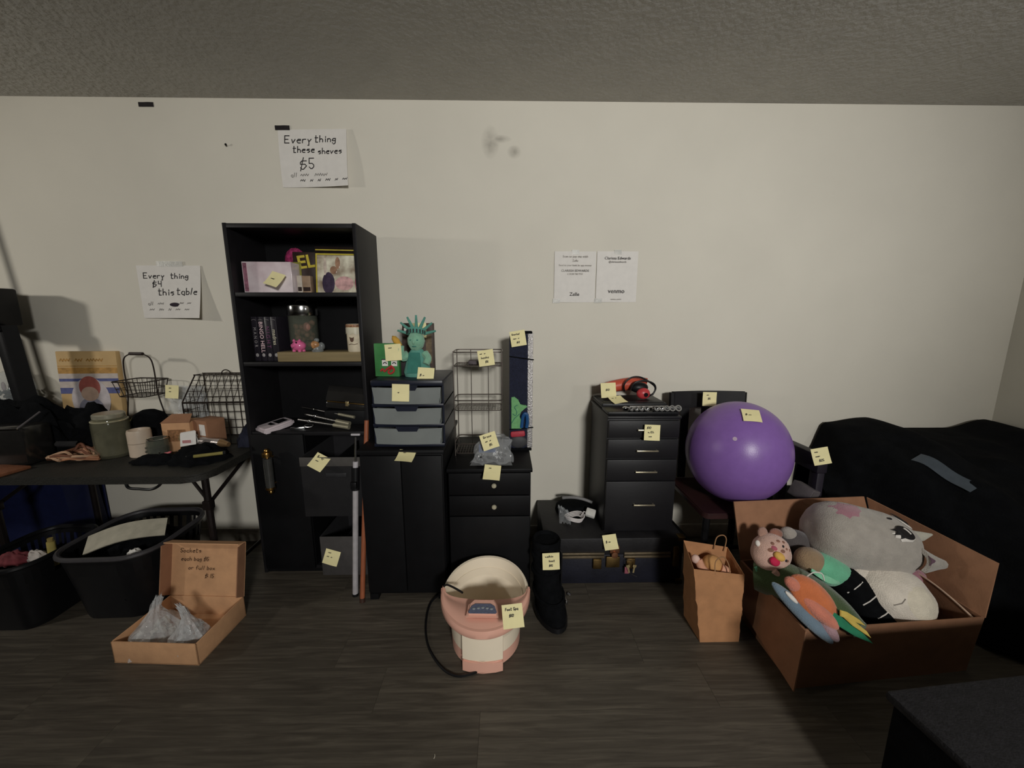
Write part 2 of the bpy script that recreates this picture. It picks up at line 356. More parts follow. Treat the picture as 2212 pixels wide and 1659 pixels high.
nl = thing('nail', 'tiny dark nail in the wall above the left edge of the bookcase', 'nail', (-1.431, WY, 2.217)); MB().cyl((0, 0, 0), (.004, -.014, .003), .0022, n=8).build('shank', BLKM, nl); MB().lathe([(0, 0), (.006, .001), (.005, .003), (0, .004)], 10, rotm(90, 0, 0), (.004, -.013, .003)).build('head', BLKM, nl)

def pay_sheet(label, x0, x1, z0, z1, rows):
    w, h = x1 - x0, z1 - z0; t = thing('payment_sheet', label, 'sign', ((x0 + x1) / 2, WY, (z0 + z1) / 2), 0, 'printed payment sheets on the wall')
    f = lambda u, v: ((u - .5) * w, -.0025 - .006 * (1 - u) ** 3 * (.4 + v * (1 - v)) - .001 * math.sin(u * 6), (v - .5) * h)
    MB().sheet(f, 10, 10, .0004).build('sheet', PAPER, t)
    for c in ((.5, .985), (.06, .03)):
        p = f(*c); MB().bx(-.02, .02, -.0014, 0, -.012, .012).build('clear_tape', mat('clear_tape', ()), t, loc=p)
    for s, pz, size, m, sp in rows: lettering(s, size, m, t, (0, -.0075, (.5 - pz) * h), spacing=sp, ext=.0003)
pay_sheet('printed payment sheet reading Zelle at the bottom, left of the pair', .271, .499, 1.431, 1.703, [('Scan to pay me with', .10, .017, INKP, 1), ('Zelle', .18, .016, INKP, 1), ('Send to your bank by app money', .27, .0135, INKP, 1), ('CLARISSA EDWARDS', .375, .0165, INKG, 1), ('C DOB 748 7733', .44, .012, INKP, 1), ('Zelle', .84, .027, INK, 1)])
pay_sheet('printed payment sheet reading venmo, right of the pair', .504, .731, 1.432, 1.704, [('Clarissa Edwards', .135, .021, INK, 1), ('@clarissaedwards', .205, .0135, INKG, 1), ('venmo', .78, .034, INK, 1), ('venmo.com/u', .94, .011, INKP, 1)])

# ------------------------------------------------------------------ bookcase
BC = thing('bookcase', 'tall black bookcase with open shelves above and a low cabinet below', 'bookcase', (-.99, 2.025, 0))
X0, X1, Y0, Y1, HT = -.304, .304, -.145, .145, 1.776
T = .018
for s in (-1, 1): MB().bx(s * .304, s * (.304 - T), Y0, Y1, 0, HT, .002).build('side_panel', BLKL, BC)
MB().bx(X0 + T, X1 - T, Y0, Y1, HT - .022, HT - .002, .002).build('top_panel', BLKL, BC)
MB().bx(X0 + T, X1 - T, Y1 - .006, Y1, .05, HT - .022).build('back_panel', BLK, BC)
for z in (1.466, 1.134, .782): MB().bx(X0 + T, X1 - T, Y0 + .003, Y1 - .006, z - .02, z, .0015).build('shelf', BLKL, BC)
MB().bx(X0 + T, X1 - T, Y0 + .003, Y1 - .006, .35, .368, .0015).build('shelf', BLKL, BC)
MB().bx(X0 + T, X1 - T, Y0 + .003, Y1 - .006, .02, .038, .0015).build('shelf', BLKL, BC)
MB().bx(X0 + T, X1 - T, Y0 + .01, Y0 + .022, 0, .02).build('kick_plate', BLK, BC)
MB().bx(-.04, -.024, Y0 + .004, Y1 - .006, .038, .762).build('divider', BLK, BC)
dr = MB().bx(X0 + T + .002, -.026, Y0 - .012, Y0 + .002, .03, .772, .002).build('cabinet_door', BLK, BC)
hd = MB(); hx, hy = -.185, Y0 - .055
hd.cyl((hx, hy, .515), (hx, hy, .665), .020, n=18)
h_ = hd.build('glass_handle', mat('smoky_glass', (60, 60, 58), .12, bump=0, coat=.6), dr)
hb = MB(); hb.lathe([(0, .0), (.012, .004), (.014, .013), (.009, .022), (.006, .028), (.021, .034), (.023, .048), (.021, .056), (0, .056)], 18, None, (hx, hy, .64)); hb.ell((hx, hy, .702), (.012, .012, .013), None, 14, 10)

hb.build('brass_cap', BRASS, dr); hb = MB(); hb.lathe([(0, 0), (.021, 0), (.022, .012), (0, .013)], 18, None, (hx, hy, .503)); hb.ell((hx, hy, .488), (.011, .011, .012), None, 14, 10)
hb.build('brass_foot', BRASS, dr)
for z in (.52, .66): MB().cyl((hx, hy, z), (hx, Y0 - .012, z), .006, n=8).build('handle_bracket', BRASS, dr)
# pull-out bins in the lower right cubbies
for z, h, lab in ((.45, .235, 'upper grey-rimmed bin pulled out of the bookcase cubby'), (.042, .215, 'lower grey bin pulled out of the bottom bookcase cubby')):
    b = thing('storage_bin', lab, 'bin', (-.845, 1.945, z if z < .3 else .369), 0, 'bins in the bookcase cubbies')
    w_, d_, hh = (.300, .36, h if z < .3 else .31) if z > .3 else (.232, .34, h)
    g = mat('grey_bin_fabric', (66, 63, 62), .85, bump=.1) if z < .3 else mat('charcoal_bin_fabric', (23, 22, 24), .85, bump=.1)
    ox = -.005 if z > .3 else .02
    yo = -.135 - .015
    MB().bx(ox - w_ / 2, ox + w_ / 2, yo, yo + .006, 0, hh, .002).build('front_panel', g, b)
    bb_ = MB()
    for s in (-1, 1): bb_.bx(ox + s * w_ / 2, ox + s * (w_ / 2 - .006), yo + .006, yo + d_, 0, hh)
    bb_.bx(ox - w_ / 2 + .006, ox + w_ / 2 - .006, yo + d_ - .006, yo + d_, 0, hh); bb_.bx(ox - w_ / 2 + .006, ox + w_ / 2 - .006, yo + .006, yo + d_ - .006, 0, .006)
    bb_.build('bin_body', mat('dark_bin_lining', (26, 25, 28), .9, bump=.1), b)
    if z > .3:
        MB().bx(ox - w_ / 2 - .002, ox + w_ / 2 + .002, yo - .003, yo, hh - .045, hh + .001, .001).build('rim_band', mat('grey_bin_band', (74, 71, 68), .8, bump=.1), b)
        MB().bx(ox - .03, ox + .07, yo - .004, yo, hh - .10, hh - .08, .002).build('label_holder', mat('grey_label', (44, 44, 46), .5), b)
    MB().bx(ox - .004, ox + .004, yo + .006, yo + d_ - .01, .006, hh - .03).build('divider', BLK, b)

# ---- top shelf goods (z 1.466)
SZ = 1.467
def boxthing(name, label, cat, x0, x1, y0, y1, z0, z1, m, rz=0, group=None, tilt=0, bev=.002):
    t = thing(name, label, cat, ((x0 + x1) / 2, (y0 + y1) / 2, z0), rz, group); t.rotation_euler.x = math.radians(tilt)
    w, d, h = x1 - x0, y1 - y0, z1 - z0
    MB().bx(-w / 2, w / 2, -d / 2, d / 2, 0, h, bev).build('body', m, t)
    return t, w, d, h
t, w_, d_, h_ = boxthing('disc_box_set', 'shiny silver-pink boxed disc set lying at the left of the top shelf', 'box', -1.262, -1.035, 1.935, 2.085, SZ, 1.612, mat('silver_pink_foil', (226, 204, 210), .22, .1, var=.2, scale=9, bump=.05, col2=(226, 216, 218)), 3)
MB().bx(-w_ / 2 + .004, -w_ / 2 + .022, -d_ / 2 - .001, -d_ / 2, .006, h_ - .006).build('spine_strip', mat('pink_foil', (190, 130, 150), .3, .5, var=.4, scale=60, bump=0), t)
# comic style boxed picture at the right
t = thing('picture_magazine', 'yellow bordered glossy picture magazine leaning at the right of the top shelf', 'magazine', (-.832, 1.985, SZ), 6); t.rotation_euler.x = math.radians(-9)
MB().bx(-.108, .108, 0, .02, 0, .232, .002).build('cover', mat('dark_cover', (34, 26, 24), .3), t)
yb = mat('yellow_print', (196, 178, 62), .45, var=.15, bump=0); fr = MB()
fr.bx(-.104, -.098, -.001, 0, .0, .19); fr.bx(.092, .098, -.001, 0, .06, .19); fr.bx(-.104, .104, -.001, 0, .19, .197); fr.bx(-.104, .104, -.001, 0, .212, .217)
fr.build('yellow_border', yb, t)
MB().bx(-.097, .091, -.0012, 0, .004, .188).build('glossy_picture', mat('glossy_photo', (176, 142, 118), .14, .1, var=.5, scale=14, bump=.02, col2=(232, 210, 190)), t)
for k, (px, pz, sx, sz, c) in enumerate(((-.045, .05, .03, .055, (66, 56, 74)), (-.02, .115, .017, .02, (150, 116, 94)), (.03, .05, .045, .035, (206, 164, 162)), (.0, .15, .012, .03, (168, 132, 108)), (-.06, .13, .008, .045, (206, 190, 176)))):
    MB().ell((px, -.0012, pz), (sx, .0012, sz), None, 16, 8).build('printed_shape', mat('print_%d' % k, c, .2, var=.3, scale=40, bump=0), t)
MB().ell((.098, -.003, .052), (.016, .004, .05), None, 14, 8).build('magenta_corner', mat('magenta_print', (172, 36, 92), .3, bump=0), t)
lettering('~~~~~', .001, yb, t, (0, 0, 0)) if False else None
# EL box and pink topped plush-like bag
t, w_, d_, h_ = boxthing('game_box', 'dark box with yellow letters EL between the disc set and the magazine', 'box', -1.066, -.950, 2.03, 2.07, SZ, 1.672, mat('brown_print', (48, 34, 30), .4, var=.4, scale=20), 4)
lettering('EL', .088, mat('yellow_print', ()), t, (.006, -d_ / 2 - .001, h_ - .050), rot=(90, -8, 0), bold=.002)
MB().bx(-.07, -.02, -d_ / 2 - .002, -d_ / 2, .09, .155).build('yellow_patch', mat('olive_print', (128, 124, 50), .5, var=.3, scale=40), t)
o = MB().ell((0, 0, 0), (.052, .03, .062), None, 28, 20, lambda d: 1 + .05 * wob(d.x * 3, d.y * 3, d.z * 3, 2)).build('pink_pouch', mat('magenta_cloth', (140, 34, 84), .7, var=.5, scale=55, bump=.4, bscale=120, col2=(170, 54, 104))); o.location = (-1.085, 2.095, SZ + .172)
tag(o, 'dark pink crumpled pouch poking up behind the EL box', 'pouch')
bs = boxthing('shoe_carton', 'brown carton hidden behind the silver disc set under the pink pouch', 'carton', -1.14, -1.03, 2.085, 2.155, SZ, 1.578, mat('dark_carton', (60, 46, 38), .8))
for i, (x0, x1, zz, c) in enumerate(((-1.028, -1.004, .086, (200, 190, 176)), (-1.002, -.962, .084, (160, 134, 110)))):
    t, w_, d_, h_ = boxthing('small_box', ('narrow white-sided box standing in front of the EL box', 'tan little box standing in front of the EL box')[i], 'box', x0, x1, 1.975, 2.018, SZ, SZ + zz, mat('small_box_%d' % i, c, .6, var=.2), 3, 'small boxes on the top shelf')
    MB().bx(-w_ / 2 + .003, w_ / 2 - .003, -d_ / 2 - .0008, -d_ / 2, .01, zz * .35).build('printed_panel', mat('brown_print', ()), t)

# ---- second shelf goods (z 1.134)
SZ = 1.135
bkm = mat('black_book_cover', (34, 31, 38), .4, bump=.02); GRY = mat('grey_print', (150, 146, 146), .6, bump=0); PKP = mat('pale_pink_print', (226, 196, 200), .6, bump=0); PUR = mat('purple_print', (112, 62, 100), .6, bump=0)
spines = [('MANOR', .030, GRY, .020, 1.6, 'leftmost black disc case, spine reading MANOR'), ('BINGO HELL', .032, PKP, .027, 1.0, 'black disc case with spine reading BINGO HELL'), ('NIGHT', .030, PUR, .026, 1.5, 'black disc case with dull purple spine letters'), ('madres', .032, mat('cream_print', (206, 200, 176), .6, bump=0), .026, 1, 'rightmost black disc case, cream script on its spine')]
bx_ = -1.243
for s, wd, m_, sz, sp, lab in spines:
    t = thing('disc_case', lab, 'disc case', (bx_ + wd / 2, 1.925, SZ), -3, 'disc cases standing on the second shelf')
    MB().bx(-wd / 2 + .001, wd / 2 - .001, 0, .14, 0, .218, .003).build('case', bkm, t)
    lettering(s, sz, m_, t, (0, -.001, .118), rot=(90, 90, 0), spacing=sp)
    MB().ell((0, -.0008, .03), (.008, .001, .009), None, 10, 6).build('spine_emblem', GRY, t)
    MB().tube(arc((0, -.0005, .198), .011, 20, 160, 6, r2=.006), .0008, 5).build('spine_arc', GRY, t)
    bx_ += wd
pk = MB().bx(-.205, .205, -.05, .095, 0, .047, .002).build('wood_plank', mat('pale_wood', (132, 116, 82), .7, var=.12, scale=6, stretch=(1, 12, 12), bump=.05)); pk.location = (-.909, 1.945, SZ); tag(pk, 'pale wooden plank raising the goods on the second shelf', 'plank')
PZ = SZ + .047
# canister
t = thing('glass_canister', 'tall glass canister with a steel lid on the pale plank', 'jar', (-1.02, 1.985, PZ))
MB().lathe([(0, 0), (.058, 0), (.064, .006), (.066, .05), (.066, .175), (.06, .18), (.06, .176), (.062, .05), (.06, .008), (0, .006)], 36).build('glass_body', mat('dusty_glass', (104, 108, 96), .08, bump=0, alpha=.33), t)
MB().lathe([(0, .176), (.068, .176), (.07, .18), (.07, .222), (.069, .225), (.03, .227), (0, .228)], 36).build('lid', CHROME, t)
MB().tube(arc((.0, 0, .240), .03, 0, 180, 10, r2=.014), .0028, 6).build('lid_handle', CHROME, t)
ct = MB(); random.seed(3)
for i in range(26):
    a = random.uniform(0, 2 * PI); r = .042 * math.sqrt(random.random()); ct.ell((r * math.cos(a), r * math.sin(a), .02 + .12 * random.random()), (.016, .014, .015), rotm(random.uniform(0, 90), random.uniform(0, 90), 0), 8, 6)
tag(ct.build('contents', mat('dried_contents', (112, 96, 70), .8, var=.5, scale=60, col2=(150, 110, 90)), t), kind='stuff')
MB().ell((.034, -.035, .12), (.018, .014, .024), None, 12, 8).build('pink_sweet', mat('pink_sweet', (196, 138, 122), .5), t)
# piggy bank
t = thing('piggy_bank', 'small glossy pink piggy bank on the left of the pale plank', 'piggy bank', (-1.022, 1.925, PZ + .029), -20)
pkm = mat('pink_glaze', (222, 108, 156), .25, coat=.6, var=.08, bump=0)
MB().ell((0, 0, 0), (.037, .030, .027), None, 22, 16, lambda d: 1 + .04 * wob(d.x, d.y, d.z, 2)).build('body', pkm, t)
for s in (-1, 1):
    MB().ell((-.004 + s * .014, -.022, .015), (.0055, .003, .0065), None, 10, 8).build('eye', mat('black_glaze', (22, 14, 18), .15, bump=0), t)
    MB().lathe([(.008, 0), (.005, .008), (0, .012)], 8, None, (s * .018, -.008, .022)).build('ear', pkm, t)
MB().cyl((-.002, -.026, .002), (-.004, -.036, .001), .010, .009, 14).build('snout', pkm, t)
for x, y in ((-.018, -.012), (.018, -.012), (-.018, .012), (.018, .012)): MB().cyl((x, y, -.018), (x, y, -.0285), .008, n=10).build('foot', pkm, t)
# figurine
t = thing('figurine', 'small orange and grey figurine standing beside the pink piggy bank', 'figurine', (-.93, 1.925, PZ), 10)
gr = mat('grey_glaze', (120, 124, 124), .35, var=.3, scale=90); og = mat('orange_glaze', (176, 128, 84), .35, var=.35, scale=90)
MB().lathe([(0, 0), (.026, 0), (.028, .006), (.02, .012), (.017, .03), (.012, .04), (0, .042)], 18).build('base', gr, t)
MB().ell((-.008, -.008, .034), (.02, .016, .02), None, 16, 12, lambda d: 1 + .1 * wob(d.x, d.y, d.z, 3)).build('body', og, t)
MB().ell((.018, .0, .026), (.016, .014, .02), None, 14, 10, lambda d: 1 + .1 * wob(d.x, d.y, d.z, 3)).build('companion', gr, t)
MB().ell((.0, -.004, .056), (.012, .011, .011), None, 14, 10).build('head', gr, t)
# tumbler
t = thing('ceramic_tumbler', 'cream tumbler with scalloped white drip band, at the right end of the plank', 'tumbler', (-.742, 1.935, PZ))
MB().lathe([(0, 0), (.038, 0), (.040, .004), (.042, .10), (.042, .132), (.039, .135), (.038, .13), (.036, .02), (0, .016)], 30).build('cup', mat('cream_ceramic', (214, 202, 176), .4, var=.15, scale=30, bump=.02), t)
MB().sheet(lambda u, v: (lambda a, z: (.0432 * math.sin(a), -.0432 * math.cos(a), z))(-1.6 + 3.2 * u, .118 - v * (.026 + .007 * abs(math.sin(u * 12)))), 40, 4, .001).build('drip_band', mat('off_white_glaze', (206, 200, 178), .3, bump=0), t)
MB().prism([(-.011, .012), (-.008, -.008), (0, -.014), (.008, -.008), (.011, .012), (.004, .008), (-.004, .008)], .0012, rotm(90, 0, 0), (-.004, -.0418, .062)).build('printed_head', mat('brown_motif', (88, 66, 52), .5, bump=0), t)
MB().tube([(-.02, -.0415, .036), (-.008, -.042, .04), (.006, -.042, .036), (.022, -.0395, .041)], .0012, 5).build('printed_word', mat('brown_motif', ()), t)
MB().lathe([(.0425, .120), (.0435, .122), (.0435, .132), (.0425, .134)], 30).build('patterned_rim', mat('brown_rim', (150, 110, 80), .5, var=.6, scale=120, bump=0), t)
t = thing('glass_vial', 'slim clear bottle standing behind the cream tumbler', 'bottle', (-.722, 2.02, PZ)); MB().lathe([(0, 0), (.014, 0), (.016, .01), (.016, .13), (.008, .15), (.007, .165), (0, .165)], 16).build('glass', mat('dusty_glass', ()), t); MB().cyl((0, 0, .165), (0, 0, .185), .010, n=12).build('stopper', STEEL, t)

# ---- third shelf goods (z .782)
SZ = .783
t = thing('spectacle_case', 'black clamshell spectacle case with gold edge line, propped at the right of the third shelf', 'case', (-.853, 2.055, SZ + .10), 0); t.rotation_euler.y = math.radians(6)
MB().sheet(lambda u, v: ((u - .5) * .215, -.035 + .05 * v + .01 * math.sin(u * PI), .02 + .075 * math.sin(v * PI / 2)), 16, 8, .004).build('lid', mat('glossy_black', (34, 33, 32), .22, bump=.04, coat=.5), t)
MB().bx(-.1075, .1075, -.036, .03, -.022, .014, .01).build('lower_shell', mat('glossy_black', ()), t)
MB().bx(-.098, .105, -.040, -.034, .0145, .0195, .001).build('gold_edge', BRASS, t)
MB().bx(.0, .016, -.043, -.035, .0, .026, .002).build('clasp', mat('pale_brass', (210, 190, 140), .3, .8), t)
bs = boxthing('shoe_box', 'plain black box at the back of the third shelf under the spectacle case', 'box', -.965, -.735, 2.01, 2.155, SZ, SZ + .076, BLK)
t = thing('handheld_device', 'pale pink-white handheld device with a dark screen at the left of the third shelf', 'device', (-1.19, 1.95, SZ), -35); t.scale = (.86, .86, .9)
dp = [(-.052, -.09), (.052, -.09), (.064, -.07), (.062, .06), (.045, .088), (-.045, .088), (-.062, .06), (-.064, -.07)]
MB().prism(dp, .032, None, (0, 0, 0), .009).build('body', mat('pale_device_plastic', (208, 196, 200), .4, var=.04, bump=0), t)
MB().prism([(-.036, .002), (.036, .002), (.03, .062), (-.03, .062)], .002, None, (0, 0, .0315)).build('screen', mat('black_screen', (18, 18, 20), .15, bump=0), t)
MB().prism([(-.032, -.012), (.032, -.012), (.018, -.034), (-.018, -.034)], .002, None, (0, 0, .0315)).build('speaker_slot', mat('black_screen', ()), t)
t.rotation_euler.x = math.radians(8)
rods = [((-1.105, 2.06, SZ + .085), (-.80, 1.99, SZ + .045), .006, 'long thin silver rod, topmost of three lying on the third shelf'), ((-1.07, 2.02, SZ + .055), (-.81, 1.95, SZ + .02), .009, 'silver rod with a bulbous grip, middle of three on the third shelf'), ((-1.09, 1.985, SZ + .035), (-.80, 1.915, SZ + .012), .0085, 'thick pale rod, lowest of three lying on the third shelf')]
for i, (a, b, r, lab) in enumerate(rods):
    a = Vector(a); b = Vector(b); t = thing('metal_rod', lab, 'rod', b, 0, 'metal rods on the third shelf'); d = a - b
    MB().cyl(d * .08, d, r, n=12).build('shaft', STEEL, t)
    MB().cyl((0, 0, 0), d * .3, r * 1.4, r * 1.2, 12).build('grip', mat('grey_grip', (168, 162, 140), .4, .5), t)
    q = d * .78; MB().ell(q, (r * 1.6, r * 1.3, r * 1.3), frame(d), 12, 8).build('collar', CHROME, t)
t = thing('silver_clip', 'small shiny silver clip at the front edge of the third shelf', 'clip', (-1.06, 1.925, SZ), 20)
MB().bx(-.04, .028, -.008, .008, .0, .012, .003).build('clip_body', CHROME, t); MB().tube(arc((.045, 0, .014), .02, 0, 360, 14, r2=.008), .002, 5).build('ring', STEEL, t)
# ------------------------------------------------------------------ folding table and what stands on it
TZ = .68
TB = thing('folding_table', 'black folding table with rounded corners, left of the bookcase', 'table', (-2.22, 1.875, 0))
tw, td = 1.83, .60
MB().prism(rrect(tw, td, .09, 7), .034, None, (0, 0, TZ - .034), .006).build('tabletop', mat('dark_table_plastic', (38, 37, 33), .6, bump=.25, bscale=120), TB)
TUB = mat('dark_tube_metal', (40, 34, 33), .35, .5, bump=0)
for sx in (.85, -.11, -.85):
    for sy in (-.20, .20):
        MB().tube([(sx, sy, TZ - .035), (sx, sy, .38), (sx, sy, .0)], .0145, 10).build('leg', TUB, TB)
    MB().tube([(sx, -.20, TZ - .045), (sx, .20, TZ - .045)], .011, 8).build('cross_bar', TUB, TB)
    MB().tube([(sx, -.20, .12), (sx, .20, .12)], .009, 8).build('cross_bar', TUB, TB)
    MB().tube([(sx, -.2, .50), (sx, .12, TZ - .04)], .0085, 8).build('brace', TUB, TB)
    MB().tube([(sx, -.2, .52), (sx - .07, -.2, TZ - .04)], .007, 8).build('brace', TUB, TB)
    MB().box((sx, -.2, .5), (.036, .036, .045), None, .006).build('hinge_clamp', TUB, TB)
MB().tube(smooth_path([(.56, -.265, TZ - .034), (.575, -.272, TZ - .062), (.62, -.272, TZ - .068), (.67, -.272, TZ - .070), (.705, -.272, TZ - .055), (.72, -.265, TZ - .034)], 5), .006, 8).build('carry_handle', BLKP, TB)

# poster-like box
t = thing('picture_board', 'tall cream board with blue stripes and a printed child portrait, against the wall', 'board', (-2.315, 2.135, TZ), 2); t.rotation_euler.x = math.radians(-3)
crm = mat('aged_cream_card', (198, 166, 116), .75, var=.1, scale=8)
MB().bx(-.158, .158, 0, .03, .0, .485, .003).build('board', crm, t)
blu = mat('blue_print', (86, 92, 140), .7, var=.2, scale=40, bump=0); wht = mat('chalk_print', (196, 184, 176), .7, bump=0); orp = mat('ochre_print', (182, 138, 74), .7, var=.3, scale=40, bump=0)
mb = MB(); mb.bx(-.156, .156, -.0012, 0, .318, .334); mb.bx(-.156, .156, -.0012, 0, .25, .283); mb.build('blue_stripe', blu, t)
mb = MB(); mb.bx(-.156, .156, -.0008, 0, .334, .362); mb.bx(-.156, .156, -.0008, 0, .283, .318); mb.build('white_stripe', wht, t)
mb = MB(); mb.bx(-.156, .156, -.0008, 0, .362, .395); mb.bx(-.156, .156, -.0008, 0, .402, .406); mb.build('ochre_stripe', orp, t)
for k_, x_ in (('~4', -.14), ('~3', -.06), ('~6', .0)): write(MB(), k_, x_, .428, .06, .006, lambda x, y, l: (x, -.001, y)).build('printed_title', orp, t, smooth=0)
D = lambda px, pz, rx, rz, n, m_, lift=.0012: MB().prism([(rx * math.cos(a * PI / 14), rz * math.sin(a * PI / 14)) for a in range(28)], lift, rotm(90, 0, 0), (px, 0, pz)).build(n, m_, t)
D(.0, .215, .102, .125, 'portrait_oval', mat('pale_lilac_print', (196, 188, 190), .7, bump=0), .0015)
D(.0, .285, .056, .062, 'red_cap', mat('red_print', (166, 92, 82), .7, var=.15, bump=0), .0022)
D(-.002, .248, .046, .040, 'pale_face', mat('skin_print', (196, 166, 146), .7, bump=0), .0028)
D(-.002, .165, .066, .062, 'grey_shirt', mat('grey_blue_print', (142, 140, 154), .7, var=.2, bump=0), .0024)
mb = MB()
random.seed(4)
for i in range(14): mb.ell((random.choice((-1, 1)) * random.uniform(.09, .145), -.001, random.uniform(.03, .15)), (.011, .001, .009), None, 8, 5)
tag(mb.build('leaf_print', mat('rust_print', (170, 104, 66), .7, bump=0), t), kind='stuff')

# wire baskets
WIRE = mat('dark_wire', (58, 50, 46), .45, .7, bump=0)
def rect_loop(w, d, z, r=.02, y0=0): return [(x, y + y0, z) for x, y in rrect(w, d, r, 3)]
t = thing('wire_basket', 'tiered dark wire basket stand with an arched handle, in front of the picture board', 'basket', (-1.965, 2.08, TZ), -6)
for z0, w1, d1, hh in ((.02, .24, .17, .105), (.255, .19, .15, .08)):
    MB().tube(rect_loop(w1, d1, z0 + hh), .0032, 6, True).build('rim', WIRE, t)
    mb = MB(); mb.tube(rect_loop(w1 * .82, d1 * .82, z0), .0022, 5, True); mb.tube(rect_loop(w1 * .92, d1 * .92, z0 + hh * .5), .0016, 5, True)
    for i in range(6):
        u = (i + .5) / 6 - .5
        for s in (-1, 1):
            mb.tube([(u * w1, s * d1 / 2, z0 + hh), (u * w1 * .82, s * d1 * .41, z0)], .0016, 5); mb.tube([(s * w1 / 2, u * d1, z0 + hh), (s * w1 * .41, u * d1 * .82, z0)], .0016, 5)
        mb.tube([(u * w1 * .82, -d1 * .41, z0), (u * w1 * .82, d1 * .41, z0)], .0016, 5)
    tag(mb.build('mesh', WIRE, t), kind='stuff')
for s in (-1, 1): MB().tube(smooth_path([(s * .12, 0, .0), (s * .115, 0, .125), (s * .09, 0, .26), (s * .088, 0, .40), (s * .075, 0, .455), (s * .035, 0, .478)], 5), .0034, 6).build('upright', WIRE, t)
MB().cyl((-.038, 0, .478), (.038, 0, .478), .0085, n=12).build('handle_grip', mat('dark_wood_grip', (44, 32, 30), .5), t)
t = thing('wire_cage', 'wire mesh basket with a sloped front and a ring on top, beside the bookcase', 'basket', (-1.53, 2.085, TZ), 3)
W2, D2, Hb, Ht = .325, .17, .23, .36
fr = MB(); P_ = {}
for s in (-1, 1):
    fr.tube([(s * W2 / 2, -D2 / 2, 0), (s * W2 / 2, -D2 / 2, Hb), (s * W2 * .48, .02, Ht), (s * W2 * .48, D2 / 2, Ht), (s * W2 / 2, D2 / 2, 0), (s * W2 / 2, -D2 / 2, 0)], .0036, 6)
for a in ((-D2 / 2, 0), (-D2 / 2, Hb), (.02, Ht), (D2 / 2, Ht), (D2 / 2, 0)): fr.tube([(-W2 / 2, a[0], a[1]), (W2 / 2, a[0], a[1])], .0034, 6)
fr.build('wire_frame', WIRE, t)
mb = MB()
for i in range(1, 9):
    x = (i / 9 - .5) * W2; mb.tube([(x, D2 / 2, 0), (x, D2 / 2, Ht), (x, .02, Ht), (x, -D2 / 2, Hb), (x, -D2 / 2, 0)], .0016, 5)
for i in range(1, 8):
    z = Ht * i / 8; mb.tube([(-W2 / 2, D2 / 2, z), (W2 / 2, D2 / 2, z)], .0016, 5)
    if z < Hb: mb.tube([(-W2 / 2, D2 / 2, z), (-W2 / 2, -D2 / 2, z), (W2 / 2, -D2 / 2, z), (W2 / 2, D2 / 2, z)], .0016, 5)
for i in range(1, 5):
    y = .02 + (-D2 / 2 - .02) * i / 5; z = Ht + (Hb - Ht) * i / 5; mb.tube([(-W2 / 2, y, z), (W2 / 2, y, z)], .0016, 5)
for i in range(1, 6):
    y = -D2 / 2 + D2 * i / 6
    for s in (-1, 1): mb.tube([(s * W2 / 2, y, 0), (s * W2 / 2, y, Hb + .04 * i / 2)], .0016, 5)
tag(mb.build('mesh', WIRE, t), kind='stuff')
MB().tube(arc((.0, .03, Ht + .002), .024, 0, 180, 12), .003, 6).build('ring_handle', WIRE, t)

# frame stand at the far left with a clear dome behind
t = thing('black_frame_stand', 'black stand with a thick top beam and leaning post, at far left on the table', 'stand', (-2.62, 2.0, TZ), -4)
MB().box((-.03, 0, .72), (.28, .16, .185), None, .01).build('top_beam', BLKP, t)
MB().box((.055, -.02, .615), (.20, .06, .03), None, .006).build('shoulder', BLKP, t)
MB().sheet(lambda u, v: (.105 + .05 * (1 - v) + u * .052, -.045 + .01 * math.sin(u * 3), .0 + v * .63), 4, 6, .05).build('post', BLKP, t)
MB().sheet(lambda u, v: (-.235 + .05 * (1 - v) + u * .05, -.045, .0 + v * .63), 4, 6, .05).build('post', BLKP, t)
MB().box((0, -.045, .012), (.40, .06, .024), None, .005).build('base', BLKP, t)
MB().cyl((-.12, -.10, .0), (-.25, -.10, 1.42), .014, n=10).build('upright_pole', BLKM, t)
t = thing('clear_dome', 'clear plastic dome over dark greenery, behind the black stand at far left', 'dome', (-2.665, 2.095, TZ + .22))
MB().lathe([(.082, 0), (.084, .06), (.078, .11), (.055, .15), (.02, .168), (0, .17)], 26).build('dome_shell', mat('dome_plastic', (215, 222, 226), .08, bump=.05, alpha=.28), t)
MB().lathe([(0, -.22), (.07, -.22), (.085, -.012), (.09, 0), (.085, .006), (0, .006)], 24).build('dome_base', BLKP, t)
mb = MB(); random.seed(5)
for i in range(40):
    a = random.uniform(0, 2 * PI); r = .06 * math.sqrt(random.random()); mb.ell((r * math.cos(a), r * math.sin(a), .012 + random.random() * .06), (.016, .012, .006), rotm(random.uniform(-50, 50), random.uniform(-50, 50), random.uniform(0, 180)), 7, 5)
tag(mb.build('greenery', mat('dark_leaf', (52, 62, 48), .7, var=.4), t), kind='stuff')
MB().ell((.035, -.03, .085), (.016, .014, .015), None, 12, 8).build('brown_bauble', mat('olive_bauble', (64, 52, 34), .4), t)
MB().ell((-.01, -.03, .085), (.009, .008, .026), None, 10, 8).build('white_ornament', mat('pinkish_white', (206, 186, 186), .4, bump=0), t)

